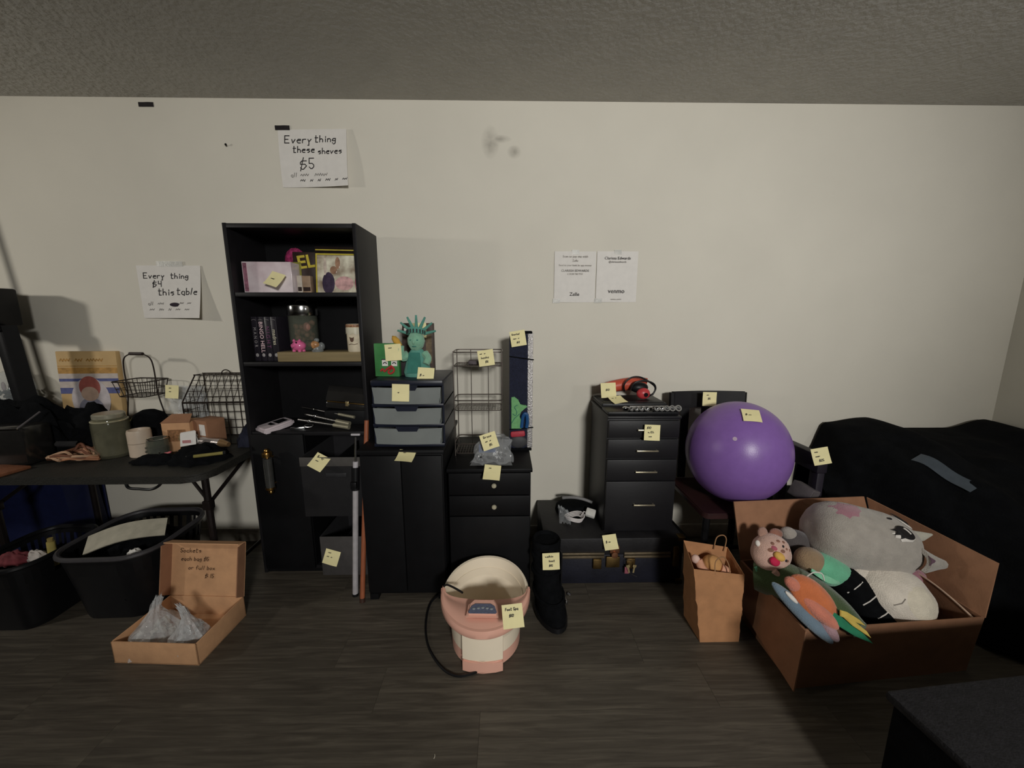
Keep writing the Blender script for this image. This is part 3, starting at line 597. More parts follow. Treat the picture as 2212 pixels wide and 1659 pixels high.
def heap(name, label, cat, c, w, d, h, m, seed=0, amp=.35, nu=34, nv=22, rz=0, pw=1.0, s=2.2, **kw):
    """a soft pile: a cushion-like closed mesh with folds"""
    def f(d_):
        k = 1 + amp * .5 * wob(d_.x * 2 + seed, d_.y * 2 + seed * .7, d_.z * 2, s * .6)
        return k * (1 if d_.z > -.2 else 1)
    o = MB().ell((0, 0, 0), (w / 2, d / 2, h), rotm(0, 0, 0), nu, nv, f)
    for v in o.bm.verts:
        if v.co.z < 0: v.co.z *= .05
    ob = o.build(name, m, smooth=60); ob.location = c; ob.rotation_euler.z = math.radians(rz)
    return tag(ob, label, cat, **kw)
heap('black_bag', 'large black cloth bag slumped at the far left of the table', 'bag', (-2.37, 1.865, TZ), .50, .15, .27, BLKF, 1, rz=8)
heap('black_pouch', 'black bag with a blunt raised end, lying in front of the picture board', 'bag', (-2.135, 1.945, TZ), .30, .15, .225, BLKF, 3, rz=12)
o = MB().sheet(lambda u, v: ((u - .5) * .10, -.09 - .012 * math.sin(v * PI), .05 + v * .03), 6, 3, .002).build('grey_patch', DKG); o.location = (-2.12, 1.91, TZ); tag(o, 'dark grey flat pouch lying against the black bag before the picture board', 'pouch')
t = thing('glossy_tray', 'glossy black case with a bright silver edge at the left end of the table', 'case', (-2.30, 1.75, TZ + .002), 4)
MB().box((0, 0, .09), (.26, .13, .18), None, .02).build('case_body', mat('glossy_black', ()), t)
MB().bx(-.125, .118, -.068, -.060, .172, .180, .002).build('silver_edge', CHROME, t)
MB().tube([(.112, -.062, .176), (.135, .02, .235)], .004, 6).build('silver_corner', mat('dull_edge', (120, 116, 120), .3, .5), t)
t = thing('leather_folder', 'reddish brown leather folder at the bottom left corner of the table', 'folder', (-2.31, 1.645, TZ), -7)
MB().bx(-.17, .17, -.055, .055, 0, .014, .004).build('folder', mat('brown_leather', (132, 84, 58), .55, var=.15, bump=.2), t); MB().bx(-.168, .168, -.057, -.054, .004, .010).build('page_edge', mat('cream_pages', (160, 130, 100), .8), t)

# tan ribbons
RB = [mat('tan_ribbon', (176, 124, 92), .55), mat('brown_ribbon', (120, 78, 58), .5), mat('beige_ribbon', (188, 152, 122), .55)]
t = thing('ribbon_tangle', 'tangle of tan and brown ribbons at the front of the table', 'ribbons', (-2.045, 1.775, TZ))
random.seed(11)
for k in range(9):
    a0 = random.uniform(0, 6.28); pts = []
    for i in range(9):
        a = a0 + i * .8; rx, ry = random.uniform(.05, .125), random.uniform(.02, .06)
        pts.append((rx * math.cos(a), ry * math.sin(a), .007 + .018 * random.random() + .055 * (1 - abs(math.cos(a))) * random.random()))
    MB().tube(smooth_path(pts, 5), .006, 6).build('ribbon', RB[k % 3], t)
heap('dark_cloth', 'dark cloth bunched behind the tan ribbons', 'cloth', (-2.08, 1.89, TZ), .24, .12, .10, BLKF, 6)

# jars etc.
t = thing('glass_jar', 'tall greenish glass jar with a pale metal lid on the table', 'jar', (-1.925, 1.845, TZ)); t.scale = (.86, .86, .97)
MB().lathe([(0, .0), (.072, 0), (.078, .008), (.080, .03), (.080, .17), (.074, .192), (.066, .198), (.063, .19), (.072, .168), (.072, .03), (.068, .012), (0, .012)], 36).build('glass_body', mat('green_jar_glass', (116, 114, 94), .08, bump=.02, alpha=.42, var=.2, scale=20), t)
MB().lathe([(0, .196), (.066, .196), (.069, .2), (.069, .216), (.064, .221), (0, .222)], 32).build('lid', mat('pale_lid', (178, 174, 154), .3, .5), t)
MB().lathe([(.072, .178), (.079, .182), (.079, .187), (.07, .19)], 32).build('neck_ring', mat('bright_glass_ring', (214, 208, 176), .1, .5), t)
MB().lathe([(0, .014), (.069, .014), (.070, .02), (.070, .12), (.05, .135), (0, .14)], 24).build('contents', mat('olive_contents', (92, 88, 70), .8, var=.3, scale=40), t)
t = thing('candle', 'cream pillar candle standing to the right of the greenish jar', 'candle', (-1.79, 1.84, TZ)); t.scale = (.86, .86, .98)
MB().lathe([(0, 0), (.05, 0), (.053, .004), (.053, .122), (.05, .134), (.044, .135), (.04, .118), (0, .116)], 32).build('wax', mat('cream_wax', (202, 184, 164), .45, var=.06, scale=14), t)
MB().lathe([(.0535, .068), (.0538, .0685), (.0538, .0705), (.0535, .071)], 32).build('seam_line', mat('wax_line', (150, 134, 116), .6), t); MB().cyl((0, 0, .116), (.003, 0, .128), .0016, n=6).build('wick', INK, t)
t = thing('glass_tealight_holder', 'round clear glass holder with bright rims beside the candle', 'holder', (-1.695, 1.825, TZ)); t.scale = (.85, .85, .95)
MB().lathe([(0, 0), (.044, 0), (.052, .012), (.055, .04), (.05, .078), (.047, .094), (.044, .094), (.047, .075), (.05, .04), (.046, .014), (0, .012)], 30).build('glass_bowl', mat('dusty_glass', ()), t)
MB().tube([(.046 * math.cos(i * PI / 12), .046 * math.sin(i * PI / 12), .094) for i in range(24)], .0028, 6, True).build('bright_rim', CHROME, t)
MB().lathe([(0, .012), (.036, .012), (.036, .05), (0, .05)], 20).build('dark_candle', mat('dark_wax', (54, 48, 52), .5), t)
for x, z in ((-.052, .03), (-.05, .05), (.035, .03)): MB().ell((x, -.036 if x > 0 else -.022, z), (.005, .005, .006), None, 8, 6).build('glass_bead', CHROME, t)
t = thing('glass_bottle', 'narrow clear bottle standing behind the round glass holder', 'bottle', (-1.735, 2.07, TZ))
MB().lathe([(0, 0), (.026, 0), (.028, .008), (.028, .10), (.016, .13), (.012, .14), (.012, .165), (0, .165)], 20).build('glass', mat('dusty_glass', ()), t); MB().cyl((0, 0, .165), (0, 0, .18), .014, n=14).build('cap', STEEL, t); MB().ell((0, -.02, .03), (.016, .012, .02), None, 12, 8).build('dark_seed', BLK, t)
# head gear
t = thing('knit_hat', 'rounded black hat sitting behind the jar and candle', 'cap', (-1.86, 1.985, TZ + .01), 10)
MB().lathe([(.098, 0), (.10, .05), (.095, .12), (.07, .165), (.03, .185), (0, .188)], 28, None, (0, 0, 0), .92, .66).build('crown', BLKF, t); MB().prism(rrect(.18, .10, .045), .008, rotm(14, 0, 0), (-.05, -.03, .03)).build('brim', BLKF, t)
t = thing('olive_strap', 'olive strap trailing from the black hat towards the left', 'strap', (-2.0, 2.0, TZ)); MB().sheet(lambda u, v: (-.17 + u * .26, .012 * v - .01, .065 + .085 * u + .012 * v + .004 * math.sin(u * 9)), 14, 2, .003).build('webbing', mat('olive_webbing', (110, 102, 48), .8, bump=.2), t)
# cardboard boxes
t = thing('small_cardboard_box', 'small open cardboard box with a printed panel, near the wire mesh basket', 'box', (-1.655, 1.935, TZ), 6); t.scale = (.86, .9, 1)
MB().bx(-.075, .075, -.055, .055, 0, .15, .002).build('box_body', CARD, t)
MB().quad((-.078, -.056, .151), (.078, -.056, .151), (.06, .0, .185), (-.05, .0, .185), .002).build('top_flap', CARDR, t)
MB().bx(-.045, .05, -.0575, -.0555, .055, .115).build('printed_panel', mat('faded_print', (140, 100, 66), .8, var=.4, scale=90, bump=0), t)
t = thing('small_cardboard_box', 'reddish cardboard box with two white labels, against the wire mesh basket', 'box', (-1.53, 1.945, TZ), -20); t.scale = (.76, .9, .95)
MB().bx(-.07, .07, -.05, .05, 0, .165, .002).build('box_body', CARDR, t)
for a, b, c, d in ((.0, .052, .085, .145), (.03, .062, .02, .075)): MB().bx(a, b, -.052, -.0502, c, d).build('white_label', PAPER, t)
# plastic wrap with note
t = thing('plastic_bag', 'clear plastic bag with a price note, standing behind the small cardboard box', 'bag', (-1.755, 2.12, TZ + .0))
MB().sheet(lambda u, v: ((u - .5) * (.17 + .02 * v), -.02 + .02 * wob(u * 3, v * 4, 0, 2), v * .30), 18, 18, .0015).build('film', PLAST, t)
MB().sheet(lambda u, v: ((u - .5) * .16, .02 + .015 * wob(u * 3 + 2, v * 4, 0, 2), v * .29), 14, 14, .0015).build('film', PLAST, t)
# right end clutter
t = thing('glass_cluster', 'small dusty glass flower ornament in front of the cardboard boxes', 'ornament', (-1.585, 1.86, TZ))
for i, (x, y, z, r) in enumerate(((0, 0, .05, .028), (.035, .01, .062, .022), (.02, -.012, .09, .017), (-.022, .008, .085, .018), (.045, 0, .1, .015))):
    MB().lathe([(0, 0), (r * .6, .002), (r, r * .8), (r * .8, r * 1.6), (r * .5, r * 1.7)], 12, rotm(20 * i - 30, 15 * i - 20, 0), (x, y, z - r)).build('petal', mat('amber_glass', (150, 130, 96), .15, alpha=.75, bump=0), t)
MB().lathe([(0, 0), (.03, 0), (.026, .01), (.008, .02), (.006, .05), (0, .05)], 14).build('stem', mat('amber_glass', ()), t)
t = thing('silver_tube', 'shiny silver-brown tube lying at the right end of the table', 'tube', (-1.44, 1.845, TZ + .062), -14)
MB().cyl((-.08, 0, 0), (.045, 0, 0), .021, n=18).build('barrel', mat('silver_foil', (190, 180, 176), .25, .6, var=.2, scale=20), t); MB().cyl((.045, 0, 0), (.09, .0, -.004), .021, .011, 18).build('nozzle', mat('bronze_foil', (150, 120, 84), .3, .6), t)
heap('dark_glove', 'dark knitted gloves bunched at the right front corner of the table', 'gloves', (-1.46, 1.775, TZ), .24, .20, .07, BLKF, 9)
heap('navy_cloth', 'navy cloth folded at the right end of the table beside the bookcase', 'cloth', (-1.375, 2.03, TZ), .11, .17, .10, mat('navy_cloth', (26, 28, 44), .9, bump=.3), 4)
heap('dark_scarf', 'black lacy cloth lying before the round glass holder', 'cloth', (-1.63, 1.745, TZ), .24, .10, .035, BLKF, 12)
t = thing('yellow_stick', 'dull yellow stick lying on the gloves at the table corner', 'stick', (-1.37, 1.715, TZ + .046), 24); MB().cyl((-.055, 0, 0), (.055, 0, 0), .0075, n=10).build('shaft', mat('dull_yellow', (134, 124, 64), .6), t); MB().cyl((.055, 0, 0), (.066, 0, 0), .0085, n=10).build('end_cap', BLKP, t)
t = thing('silver_clasp', 'tiny shiny clasp on the dark gloves', 'clasp', (-1.46, 1.705, TZ + .036)); MB().box((0, 0, .004), (.014, .006, .007), None, .002).build('clasp_body', CHROME, t); MB().tube(arc((.012, 0, .004), .006, 0, 360, 10), .0014, 5).build('ring', CHROME, t)
t = thing('pink_clip', 'small pinkish red clip lying on the black lacy cloth', 'clip', (-1.60, 1.765, TZ + .034)); MB().box((0, 0, .004), (.03, .009, .007), rotm(0, -10, 0), .002).build('clip_body', mat('coral_plastic', (206, 112, 116), .4), t); MB().box((.012, 0, .009), (.01, .007, .004), None, .001).build('clip_tooth', mat('coral_plastic', ()), t)
t = thing('price_tag', 'folded white paper tag with pink print, standing on the dark gloves', 'tag', (-1.52, 1.80, TZ + .062), 12)
MB().sheet(lambda u, v: ((u - .5) * .066, -.012 * v, .062 * (1 - v) + .008 * u), 4, 4, .0006).build('front_leaf', PAPER, t); MB().sheet(lambda u, v: ((u - .5) * .06, .016 * v, .066 * (1 - v) + .008 * u), 4, 4, .0006).build('back_leaf', PAPER, t)
MB().bx(-.022, .012, -.0125, -.0108, .016, .03).build('pink_print', mat('pink_ink', (190, 130, 130), .7), t)

# ------------------------------------------------------------------ under the table
t = thing('blue_tote', 'big dark blue storage tote standing under the left end of the table', 'tote', (-2.67, 2.02, 0), 0)
BLUE = mat('blue_plastic', (22, 30, 70), .6, var=.12, bump=.05)
MB().sheet(lambda u, v: (-.42 + u * .72, -.02 - .05 * v + .01 * math.sin(u * 9), v * (.40 + .17 * u)), 16, 8, .006).build('front_panel', BLUE, t)
MB().sheet(lambda u, v: (.30 + .015 * v, -.02 - .05 * v + u * .17, v * .57), 8, 6, .006).build('side_panel', BLUE, t)
MB().sheet(lambda u, v: (-.42 + u * .72, .15, v * (.40 + .17 * u)), 8, 4, .006).build('back_panel', BLUE, t)
MB().bx(-.42, .30, -.015, .145, .002, .02).build('bottom_panel', BLUE, t)
MB().tube([(-.42, -.072, .40), (.315, -.072, .572)], .008, 8).build('rim', BLUE, t)
def laundry_basket(label, c, L, W, H, rz, holes=True, rim=BLKP):
    t = thing('laundry_basket', label, 'basket', c, rz, 'black laundry baskets under the table')
    P = rrect(1, 1, .28, 6); n = len(P)
    def ring(k, z): return [(x * L * k, y * W * k, z) for x, y in P]
    mb = MB(); lv = [(.78, .0), (.80, .02), (.88, H * .5), (.93, H * .72)]
    for (k0, z0), (k1, z1) in zip(lv, lv[1:]):
        a, b = ring(k0, z0), ring(k1, z1); mb.add(a + b, [(i, (i + 1) % n, n + (i + 1) % n, n + i) for i in range(n)])
    a = ring(.78, .004); mb.add(a, [tuple(range(n))])
    mb.build('tub', BLKP, t)
    st = MB(); k0, z0, k1, z1 = .93, H * .72, .97, H * .90
    a, b = ring(k0, z0), ring(k1, z1)
    per = []
    for i in range(n):   # slats with open slots between
        p, q = Vector(a[i]), Vector(a[(i + 1) % n]); r_, s_ = Vector(b[i]), Vector(b[(i + 1) % n]); m_ = max(1, round((q - p).length / .045))
        near = a[i][1] < 0 and a[(i + 1) % n][1] < .01
        for j in range(m_):
            u0, u1 = (j + .0) / m_, (j + (1.0 if near else .5)) / m_
            st.add([p.lerp(q, u0), p.lerp(q, u1), r_.lerp(s_, u1), r_.lerp(s_, u0)], [(0, 1, 2, 3)])
    tag(st.build('slotted_band', BLKP, t), kind='stuff')
    mb = MB(); a, b = ring(.97, H * .90), ring(.985, H); mb.add(a + b, [(i, (i + 1) % n, n + (i + 1) % n, n + i) for i in range(n)]); mb.build('upper_band', BLKP, t)
    MB().tube(ring(1.0, H), .011, 7, True).build('rim', rim, t)
    return t
lb = laundry_basket('black laundry basket with a grey rim holding dark clothes, right of the other basket', (-1.79, 1.745, 0), .42, .44, .325, 2, rim=mat('grey_rim_plastic', (66, 64, 66), .45))
lb2 = laundry_basket('dark laundry basket at the far left below the table, in front of the blue tote', (-2.165, 1.65, 0), .28, .36, .31, 0)
heap('dark_clothes', 'dark clothes heaped in the grey-rimmed laundry basket', 'clothes', (-1.76, 1.76, .06), .34, .36, .26, BLKF, 14)
heap('dark_laundry', 'dark laundry filling the far left basket', 'clothes', (-2.165, 1.65, .08), .20, .26, .20, BLKF, 17)
o = MB().sheet(lambda u, v: (u * .30, v * .09 - .02 * u, .03 * math.sin(u * 3) + .02 * v), 10, 4, .006).build('white_cardboard_sheet', mat('grey_white_board', (176, 170, 152), .7)); o.location = (-1.90, 1.60, .30); o.rotation_euler = Euler((.35, -.12, .42)); tag(o, 'greyish white bent card lying on the dark clothes in the laundry basket', 'card')
o = heap('white_tissue', 'small white crumpled tissue on the near rim of the laundry basket', 'tissue', (-1.67, 1.60, .29), .055, .05, .035, PAPER, 3)
heap('red_cloth', 'small red and white cloth lying in the far left basket', 'cloth', (-2.20, 1.60, .27), .12, .08, .05, mat('red_cloth', (110, 44, 50), .8, var=.3), 5)
heap('white_sock', 'small white sock next to the red cloth in the far left basket', 'sock', (-2.13, 1.62, .27), .09, .05, .04, mat('white_sock', (190, 182, 176), .9), 7)
t = thing('yellow_tube', 'pale yellow tube standing upright in the far left basket', 'tube', (-2.075, 1.635, .27)); MB().cyl((0, 0, -.04), (.004, 0, .075), .016, .014, 12).build('tube_body', mat('pale_yellow_plastic', (176, 160, 92), .5), t); MB().cyl((.004, 0, .075), (.005, 0, .092), .010, n=10).build('cap', mat('yellow_cap', (150, 132, 76), .5), t)

# ------------------------------------------------------------------ open cardboard tray in front of the table
t = thing('open_cardboard_box', 'shallow open cardboard box with its lid standing up, on the floor left of the bookcase', 'box', (-1.375, 1.46, 0), -3)
bw, bd, bh = .345, .26, .095
MB().bx(-bw / 2, bw / 2, -bd / 2, bd / 2, 0, .004).build('bottom', CARD, t)
MB().bx(-bw / 2, bw / 2, -bd / 2, -bd / 2 + .005, 0, bh, .001).build('front_wall', CARD, t)
for s in (-1, 1): MB().bx(s * bw / 2, s * (bw / 2 - .005), -bd / 2, bd / 2, 0, bh, .001).build('side_wall', CARD, t)
MB().bx(-bw / 2, bw / 2, bd / 2 - .005, bd / 2, 0, bh, .001).build('back_wall', CARD, t)
la = math.radians(12); lu = Vector((0, math.sin(la), math.cos(la))); ln = Vector((0, -math.cos(la), math.sin(la))); B0 = Vector((0, bd / 2, bh)); LH = .245
X = Vector((1, 0, 0))
lid = MB().quad(B0 - X * bw / 2, B0 + X * bw / 2, B0 + X * bw / 2 + lu * LH, B0 - X * bw / 2 + lu * LH, .004).build('lid', CARD, t)
for s in (-1, 1): MB().quad(B0 + X * s * bw / 2, B0 + X * s * bw / 2 + lu * LH, B0 + X * s * (bw / 2 + .004) + lu * (LH - .006) + ln * .05, B0 + X * s * (bw / 2 + .004) + lu * .02 + ln * .05, .004).build('lid_side', CARDR, lid)
MB().quad(B0 - X * bw / 2 + lu * LH, B0 + X * bw / 2 + lu * LH, B0 + X * bw / 2 + lu * (LH + .004) + ln * .045, B0 - X * bw / 2 + lu * (LH + .004) + ln * .045, .004).build('lid_front', CARD, lid)
lf = lambda x, y, l: B0 + X * x + lu * y + ln * (.002 + l)
for s, x, y, z in (('Sockets', -.13, .205, .030), ('each bag $5', -.125, .168, .027), ('or full box', -.09, .128, .028), ('$ 15', -.01, .092, .028)): write(MB(), s, x, y - .01, z, .0026, lf, .12).build('handwriting', mat('brown_ink', (92, 66, 46), .8, bump=0), lid, smooth=0)
def plastic_bag(label, c, pts_h, w, d, seed, name='plastic_bag', neck=True, fill=None, h=.2):
    t = thing(name, label, 'bag', c, seed * 23 % 50, 'clear plastic bags of small parts')
    random.seed(seed)
    def f(dv):
        up = max(0, dv.z); k = 1 + .16 * wob(dv.x * 3 + seed, dv.y * 3, dv.z * 3, 2)
        return k
    mb = MB().ell((0, 0, 0), (w / 2, d / 2, h), None, 26, 20, f)
    for v in mb.bm.verts:
        z = v.co.z
        if z < 0: v.co.z *= .1
        elif neck:
            q = z / h; s = 1 - .75 * min(1, max(0, (q - .25) / .5)); v.co.x *= s; v.co.y *= s
            if q > .75: v.co.x += .05 * (q - .75) * math.sin(seed); v.co.x *= 1 + 2 * (q - .75)
    mb.build('film', PLASTM, t, smooth=20)
    if fill:
        fb = MB()
        for i in range(30):
            a = random.uniform(0, 6.28); r = math.sqrt(random.random()); fb.box((r * math.cos(a) * w * .34, r * math.sin(a) * d * .34, .012 + random.random() * h * .33), (.024, .014, .012), rotm(random.uniform(0, 180), random.uniform(0, 180), 0))
        tag(fb.build('contents', fill, t), kind='stuff')
    return t
plastic_bag('full clear plastic bag of white parts, left in the open cardboard box', (-1.455, 1.435, .006), None, .20, .17, 2, fill=mat('whitish_parts', (186, 182, 172), .6), h=.20)
plastic_bag('clear plastic bag twisted to a point, right in the open cardboard box', (-1.30, 1.40, .006), None, .15, .14, 5, fill=mat('grey_parts', (150, 150, 150), .5), h=.20)
# ------------------------------------------------------------------ poles leaning between bookcase and black cabinets
t = thing('telescopic_pole', 'silver telescopic pole with black clamp leaning by the bookcase bins', 'pole', (-.742, 1.70, 0)); e = Vector((.018, .10, .792))
MB().cyl((0, 0, .004), e * .66, .0135, n=16).build('lower_tube', mat('grey_tube', (176, 172, 174), .35, .1), t); MB().cyl((0, 0, 0), (0, 0, .012), .015, n=14).build('rubber_foot', BLKP, t)
MB().cyl(e * .66, e * .80, .0185, n=16).build('clamp', BLKP, t); MB().cyl(e * .80, e * .835, .0125, n=16).build('collar', mat('pale_collar', (190, 186, 190), .4), t); MB().cyl(e * .835, e * .985, .0055, n=10).build('inner_rod', STEEL, t); MB().box(e, (.044, .012, .010), None, .003).build('top_bar', mat('pale_collar', ()), t); MB().box(e * .7 + Vector((.0, -.022, 0)), (.03, .02, .035), None, .005).build('lock_lever', BLKP, t)
t = thing('wooden_pole', 'orange-brown wooden pole leaning beside the silver telescopic pole', 'pole', (-.692, 1.655, 0)); MB().cyl((0, 0, .003), (.022, .155, .86), .0115, .0105, 14).build('shaft', mat('orange_wood', (150, 86, 56), .5, var=.15, scale=8, stretch=(20, 20, 1)), t); MB().cyl((0, 0, 0), (.0005, .003, .02), .013, n=14).build('ferrule', mat('dark_ferrule', (60, 40, 32), .5), t)

# ------------------------------------------------------------------ black cabinet with drawer tower
c1 = thing('black_cabinet', 'plain black cabinet under the clear drawer tower, right of the bookcase', 'cabinet', (-.473, 1.66, 0))
MB().bx(-.187, .187, .012, .50, .03, .742, .003).build('carcass', BLK, c1); MB().bx(-.195, .195, -.006, .51, .742, .762, .003).build('top_panel', BLK, c1)
for s in (-1, 1): MB().bx(s * .002, s * .184, -.004, .012, .05, .735, .003).build('door', BLK, c1)
for x in (-.165, .165):
    for y in (.03, .47): MB().bx(x - .02, x + .02, y - .02, y + .02, 0, .03).build('foot', BLK, c1)
c2 = thing('black_cabinet', 'black cabinet with two pale knobs, under the wire rack', 'cabinet', (-.078, 1.69, 0))
MB().bx(-.192, .196, .012, .47, .03, .642, .003).build('carcass', BLK, c2); MB().bx(-.196, .203, -.008, .48, .642, .660, .003).build('top_panel', BLK, c2)
for z0, z1 in ((.53, .637), (.425, .525)):
    d = MB().bx(-.188, .192, -.004, .012, z0, z1, .003).build('drawer', BLK, c2); k = MB(); k.lathe([(0, -.002), (.004, 0), (.004, .01), (.010, .014), (.012, .019), (.009, .025), (0, .027)], 16, rotm(90, 0, 0), (.024, -.004, (z0 + z1) / 2 if z0 > .5 else .478)); k.build('knob', mat('pale_knob', (190, 184, 160), .35, .3), d)
d = MB().bx(-.188, .192, -.004, .012, .04, .42, .003).build('door', BLK, c2)
for x in (-.17, .17):
    for y in (.03, .45): MB().bx(x - .02, x + .02, y - .02, y + .02, 0, .03).build('foot', BLK, c2)
# drawer tower
DZ = .762
t = thing('drawer_tower', 'three-drawer plastic tower with dark blue frame and cloudy drawers', 'drawer tower', (-.442, 1.70, DZ))
NB = mat('navy_plastic', (24, 28, 42), .4, bump=.01); CLD = mat('cloudy_plastic', (138, 143, 141), .35, bump=.02, var=.1, scale=8, alpha=.72)
W = .325; dpt = .34
MB().bx(-W / 2, W / 2, .0, dpt, .283, .312, .008).build('lid_panel', NB, t)
for z in (0, .094, .188): MB().bx(-W / 2, W / 2, .004, dpt, z, z + .016, .004).build('shelf_frame', NB, t)
for s in (-1, 1): MB().bx(s * W / 2, s * (W / 2 - .008), .02, dpt, .01, .29).build('side_frame', NB, t)
MB().bx(-W / 2, W / 2, dpt - .006, dpt, .01, .29).build('back_frame', NB, t)
mb_ = None
for i, z in enumerate((.018, .112, .206)):
    d = MB().sheet(lambda u, v: ((u - .5) * (W - .018 - .02 * (1 - v)), -.006 - .012 * math.sin(u * PI), z + v * .074), 16, 4, .004).build('drawer', CLD, t)
    b_ = MB()
    for s in (-1, 1): b_.bx(s * (W / 2 - .016), s * (W / 2 - .013), .0, dpt - .02, z, z + .066)
    b_.bx(-W / 2 + .016, W / 2 - .016, 0, dpt - .02, z, z + .003); b_.build('drawer_tray', CLD, d)
    MB().prism([(-.055, .016), (.055, .016), (.042, -.008), (-.042, -.008)], .01, rotm(90, 0, 0), (.0, -.010, z + .07)).build('handle', NB, d)
    if i == 2: MB().bx(.02, .09, .012, .06, z + .006, z + .026, .003).build('dark_object', BLK, d)
    MB().bx(-.10, .10, .03, .2, z + .004, z + .03, .004).build('stored_papers', mat('greyish_papers', (120, 120, 116), .8, var=.3, scale=20), d)
TT = DZ + .312
# green box
t = thing('green_box', 'green boxed game with two square white eyes and a red squiggle, on the drawer tower', 'box', (-.555, 1.80, TT + .001), -5)
MB().bx(-.058, .058, 0, .03, 0, .155, .002).build('box_body', mat('green_card', (62, 128, 70), .5, var=.2, scale=14), t)
for x in (-.008, .036):
    MB().bx(x - .014, x + .014, -.0012, 0, .050, .078).build('white_square', PAPER, t); MB().tube(arc((x, -.002, .059), .008, 10, 170, 6), .0022, 5).build('black_arc', INK, t); MB().bx(x - .016, x + .014, -.0012, 0, .078, .083).build('black_brow', INK, t)
MB().tube(smooth_path([(-.03, -.002, .026), (-.02, -.002, .036), (-.012, -.002, .024), (.0, -.002, .036), (.014, -.002, .044), (.022, -.002, .05), (.034, -.002, .036), (.03, -.002, .022), (.014, -.002, .014), (.006, -.002, .022), (.016, -.002, .034)], 4), .0045, 6).build('red_squiggle', mat('red_paint', (176, 52, 50), .5), t)
MB().bx(.006, .03, -.0015, 0, .034, .048).build('red_block', mat('dark_red_paint', (140, 34, 40), .5), t)
boxthing('black_boxed_toy', 'black box lying on the drawer tower between the green box and the plush statue', 'box', -.505, -.42, 1.835, 1.90, TT + .001, TT + .075, mat('brownish_black_card', (40, 30, 34), .6), 5)
# dark book
t = thing('dark_picture_box', 'tall dark brown box with a small white tag, standing behind the plush statue', 'box', (-.447, 1.985, TT + .001), 0)
MB().bx(-.078, .078, 0, .045, 0, .245, .003).build('box_body', mat('dark_brown_card', (70, 56, 50), .6, var=.3, scale=12), t); MB().bx(-.068, -.044, -.0012, 0, .205, .22).build('white_tag', PAPER, t); MB().bx(.04, .07, -.001, 0, .04, .2).build('side_print', mat('olive_brown_print', (104, 88, 66), .6, var=.4, scale=50), t)
# plush statue
t = thing('plush_statue', 'teal plush statue doll with a spiked crown and raised torch, on the drawer tower', 'plush', (-.415, 1.815, TT + .001), -6)
TEAL = mat('teal_plush', (130, 180, 152), .95, var=.14, scale=40, bump=.5, bscale=220, sheen=.3); TEAL2 = mat('dark_teal_felt', (58, 120, 108), .95, bump=.3, bscale=220); TEAL3 = mat('mid_teal_felt', (92, 150, 136), .95, bump=.3, bscale=220)
MB().lathe([(0, 0), (.055, 0), (.060, .02), (.048, .07), (.036, .11), (.024, .128), (0, .13)], 26, None, (0, 0, 0), 1.1, .8).build('robe', TEAL3, t)
MB().sheet(lambda u, v: ((u - .5) * (.05 + .02 * v), -.036 - .012 * v, .115 - v * .095), 6, 8, .004).build('robe_front', TEAL2, t)
MB().ell((0, -.006, .165), (.040, .036, .047), None, 26, 20, lambda d: 1 + .06 * wob(d.x, d.y, d.z, 3) - .1 * max(0, -d.z) * abs(d.x)).build('head', TEAL, t)
MB().ell((0, -.043, .163), (.007, .007, .011), None, 10, 8).build('nose', TEAL, t)
for s in (-1, 1): MB().ell((s * .015, -.038, .172), (.006, .003, .003), None, 10, 6).build('eye', TEAL2, t); 
MB().ell((0, -.037, .143), (.011, .003, .003), None, 10, 6).build('mouth', TEAL2, t)
MB().sheet(lambda u, v: ((.042 + .004 * v) * math.cos(PI * (1 - u)), -.036 * math.sin(PI * u) + .004, .192 + .026 * v + .014 * math.sin(PI * u)), 18, 3, .006).build('crown_band', TEAL3, t)
for i in range(9): 
    u = (i + .5) / 9; x, y = .044 * math.cos(PI * (1 - u)), -.036 * math.sin(PI * u); MB().box((x, y - .001, .204 + .012 * math.sin(PI * u)), (.004, .004, .016)).build('crown_window', INK, t)
for i in range(7):
    a = math.radians(172 - i * 27.5); d = Vector((math.cos(a), .0, math.sin(a) * .9 + .08)); MB().cyl(Vector((0, .005, .192)) + d * .036, Vector((0, .005, .195)) + d * .092, .0085, .0045, 10).build('crown_spike', TEAL3, t)
MB().tube(smooth_path([(-.038, -.005, .105), (-.062, -.012, .088), (-.075, -.016, .115), (-.074, -.014, .145)], 5), lambda u: .021 - .003 * u, 10).build('raised_arm', TEAL, t)
MB().tube(smooth_path([(.036, -.004, .108), (.055, -.014, .085), (.05, -.03, .06)], 5), lambda u: .020 - .004 * u, 10).build('lowered_arm', TEAL, t)
MB().lathe([(0, 0), (.010, .0), (.013, .02), (.016, .03), (.012, .05), (0, .062)], 14, rotm(0, -38, 0), (-.072, -.016, .142)).build('torch', mat('gold_felt', (206, 160, 66), .8, bump=.2), t)
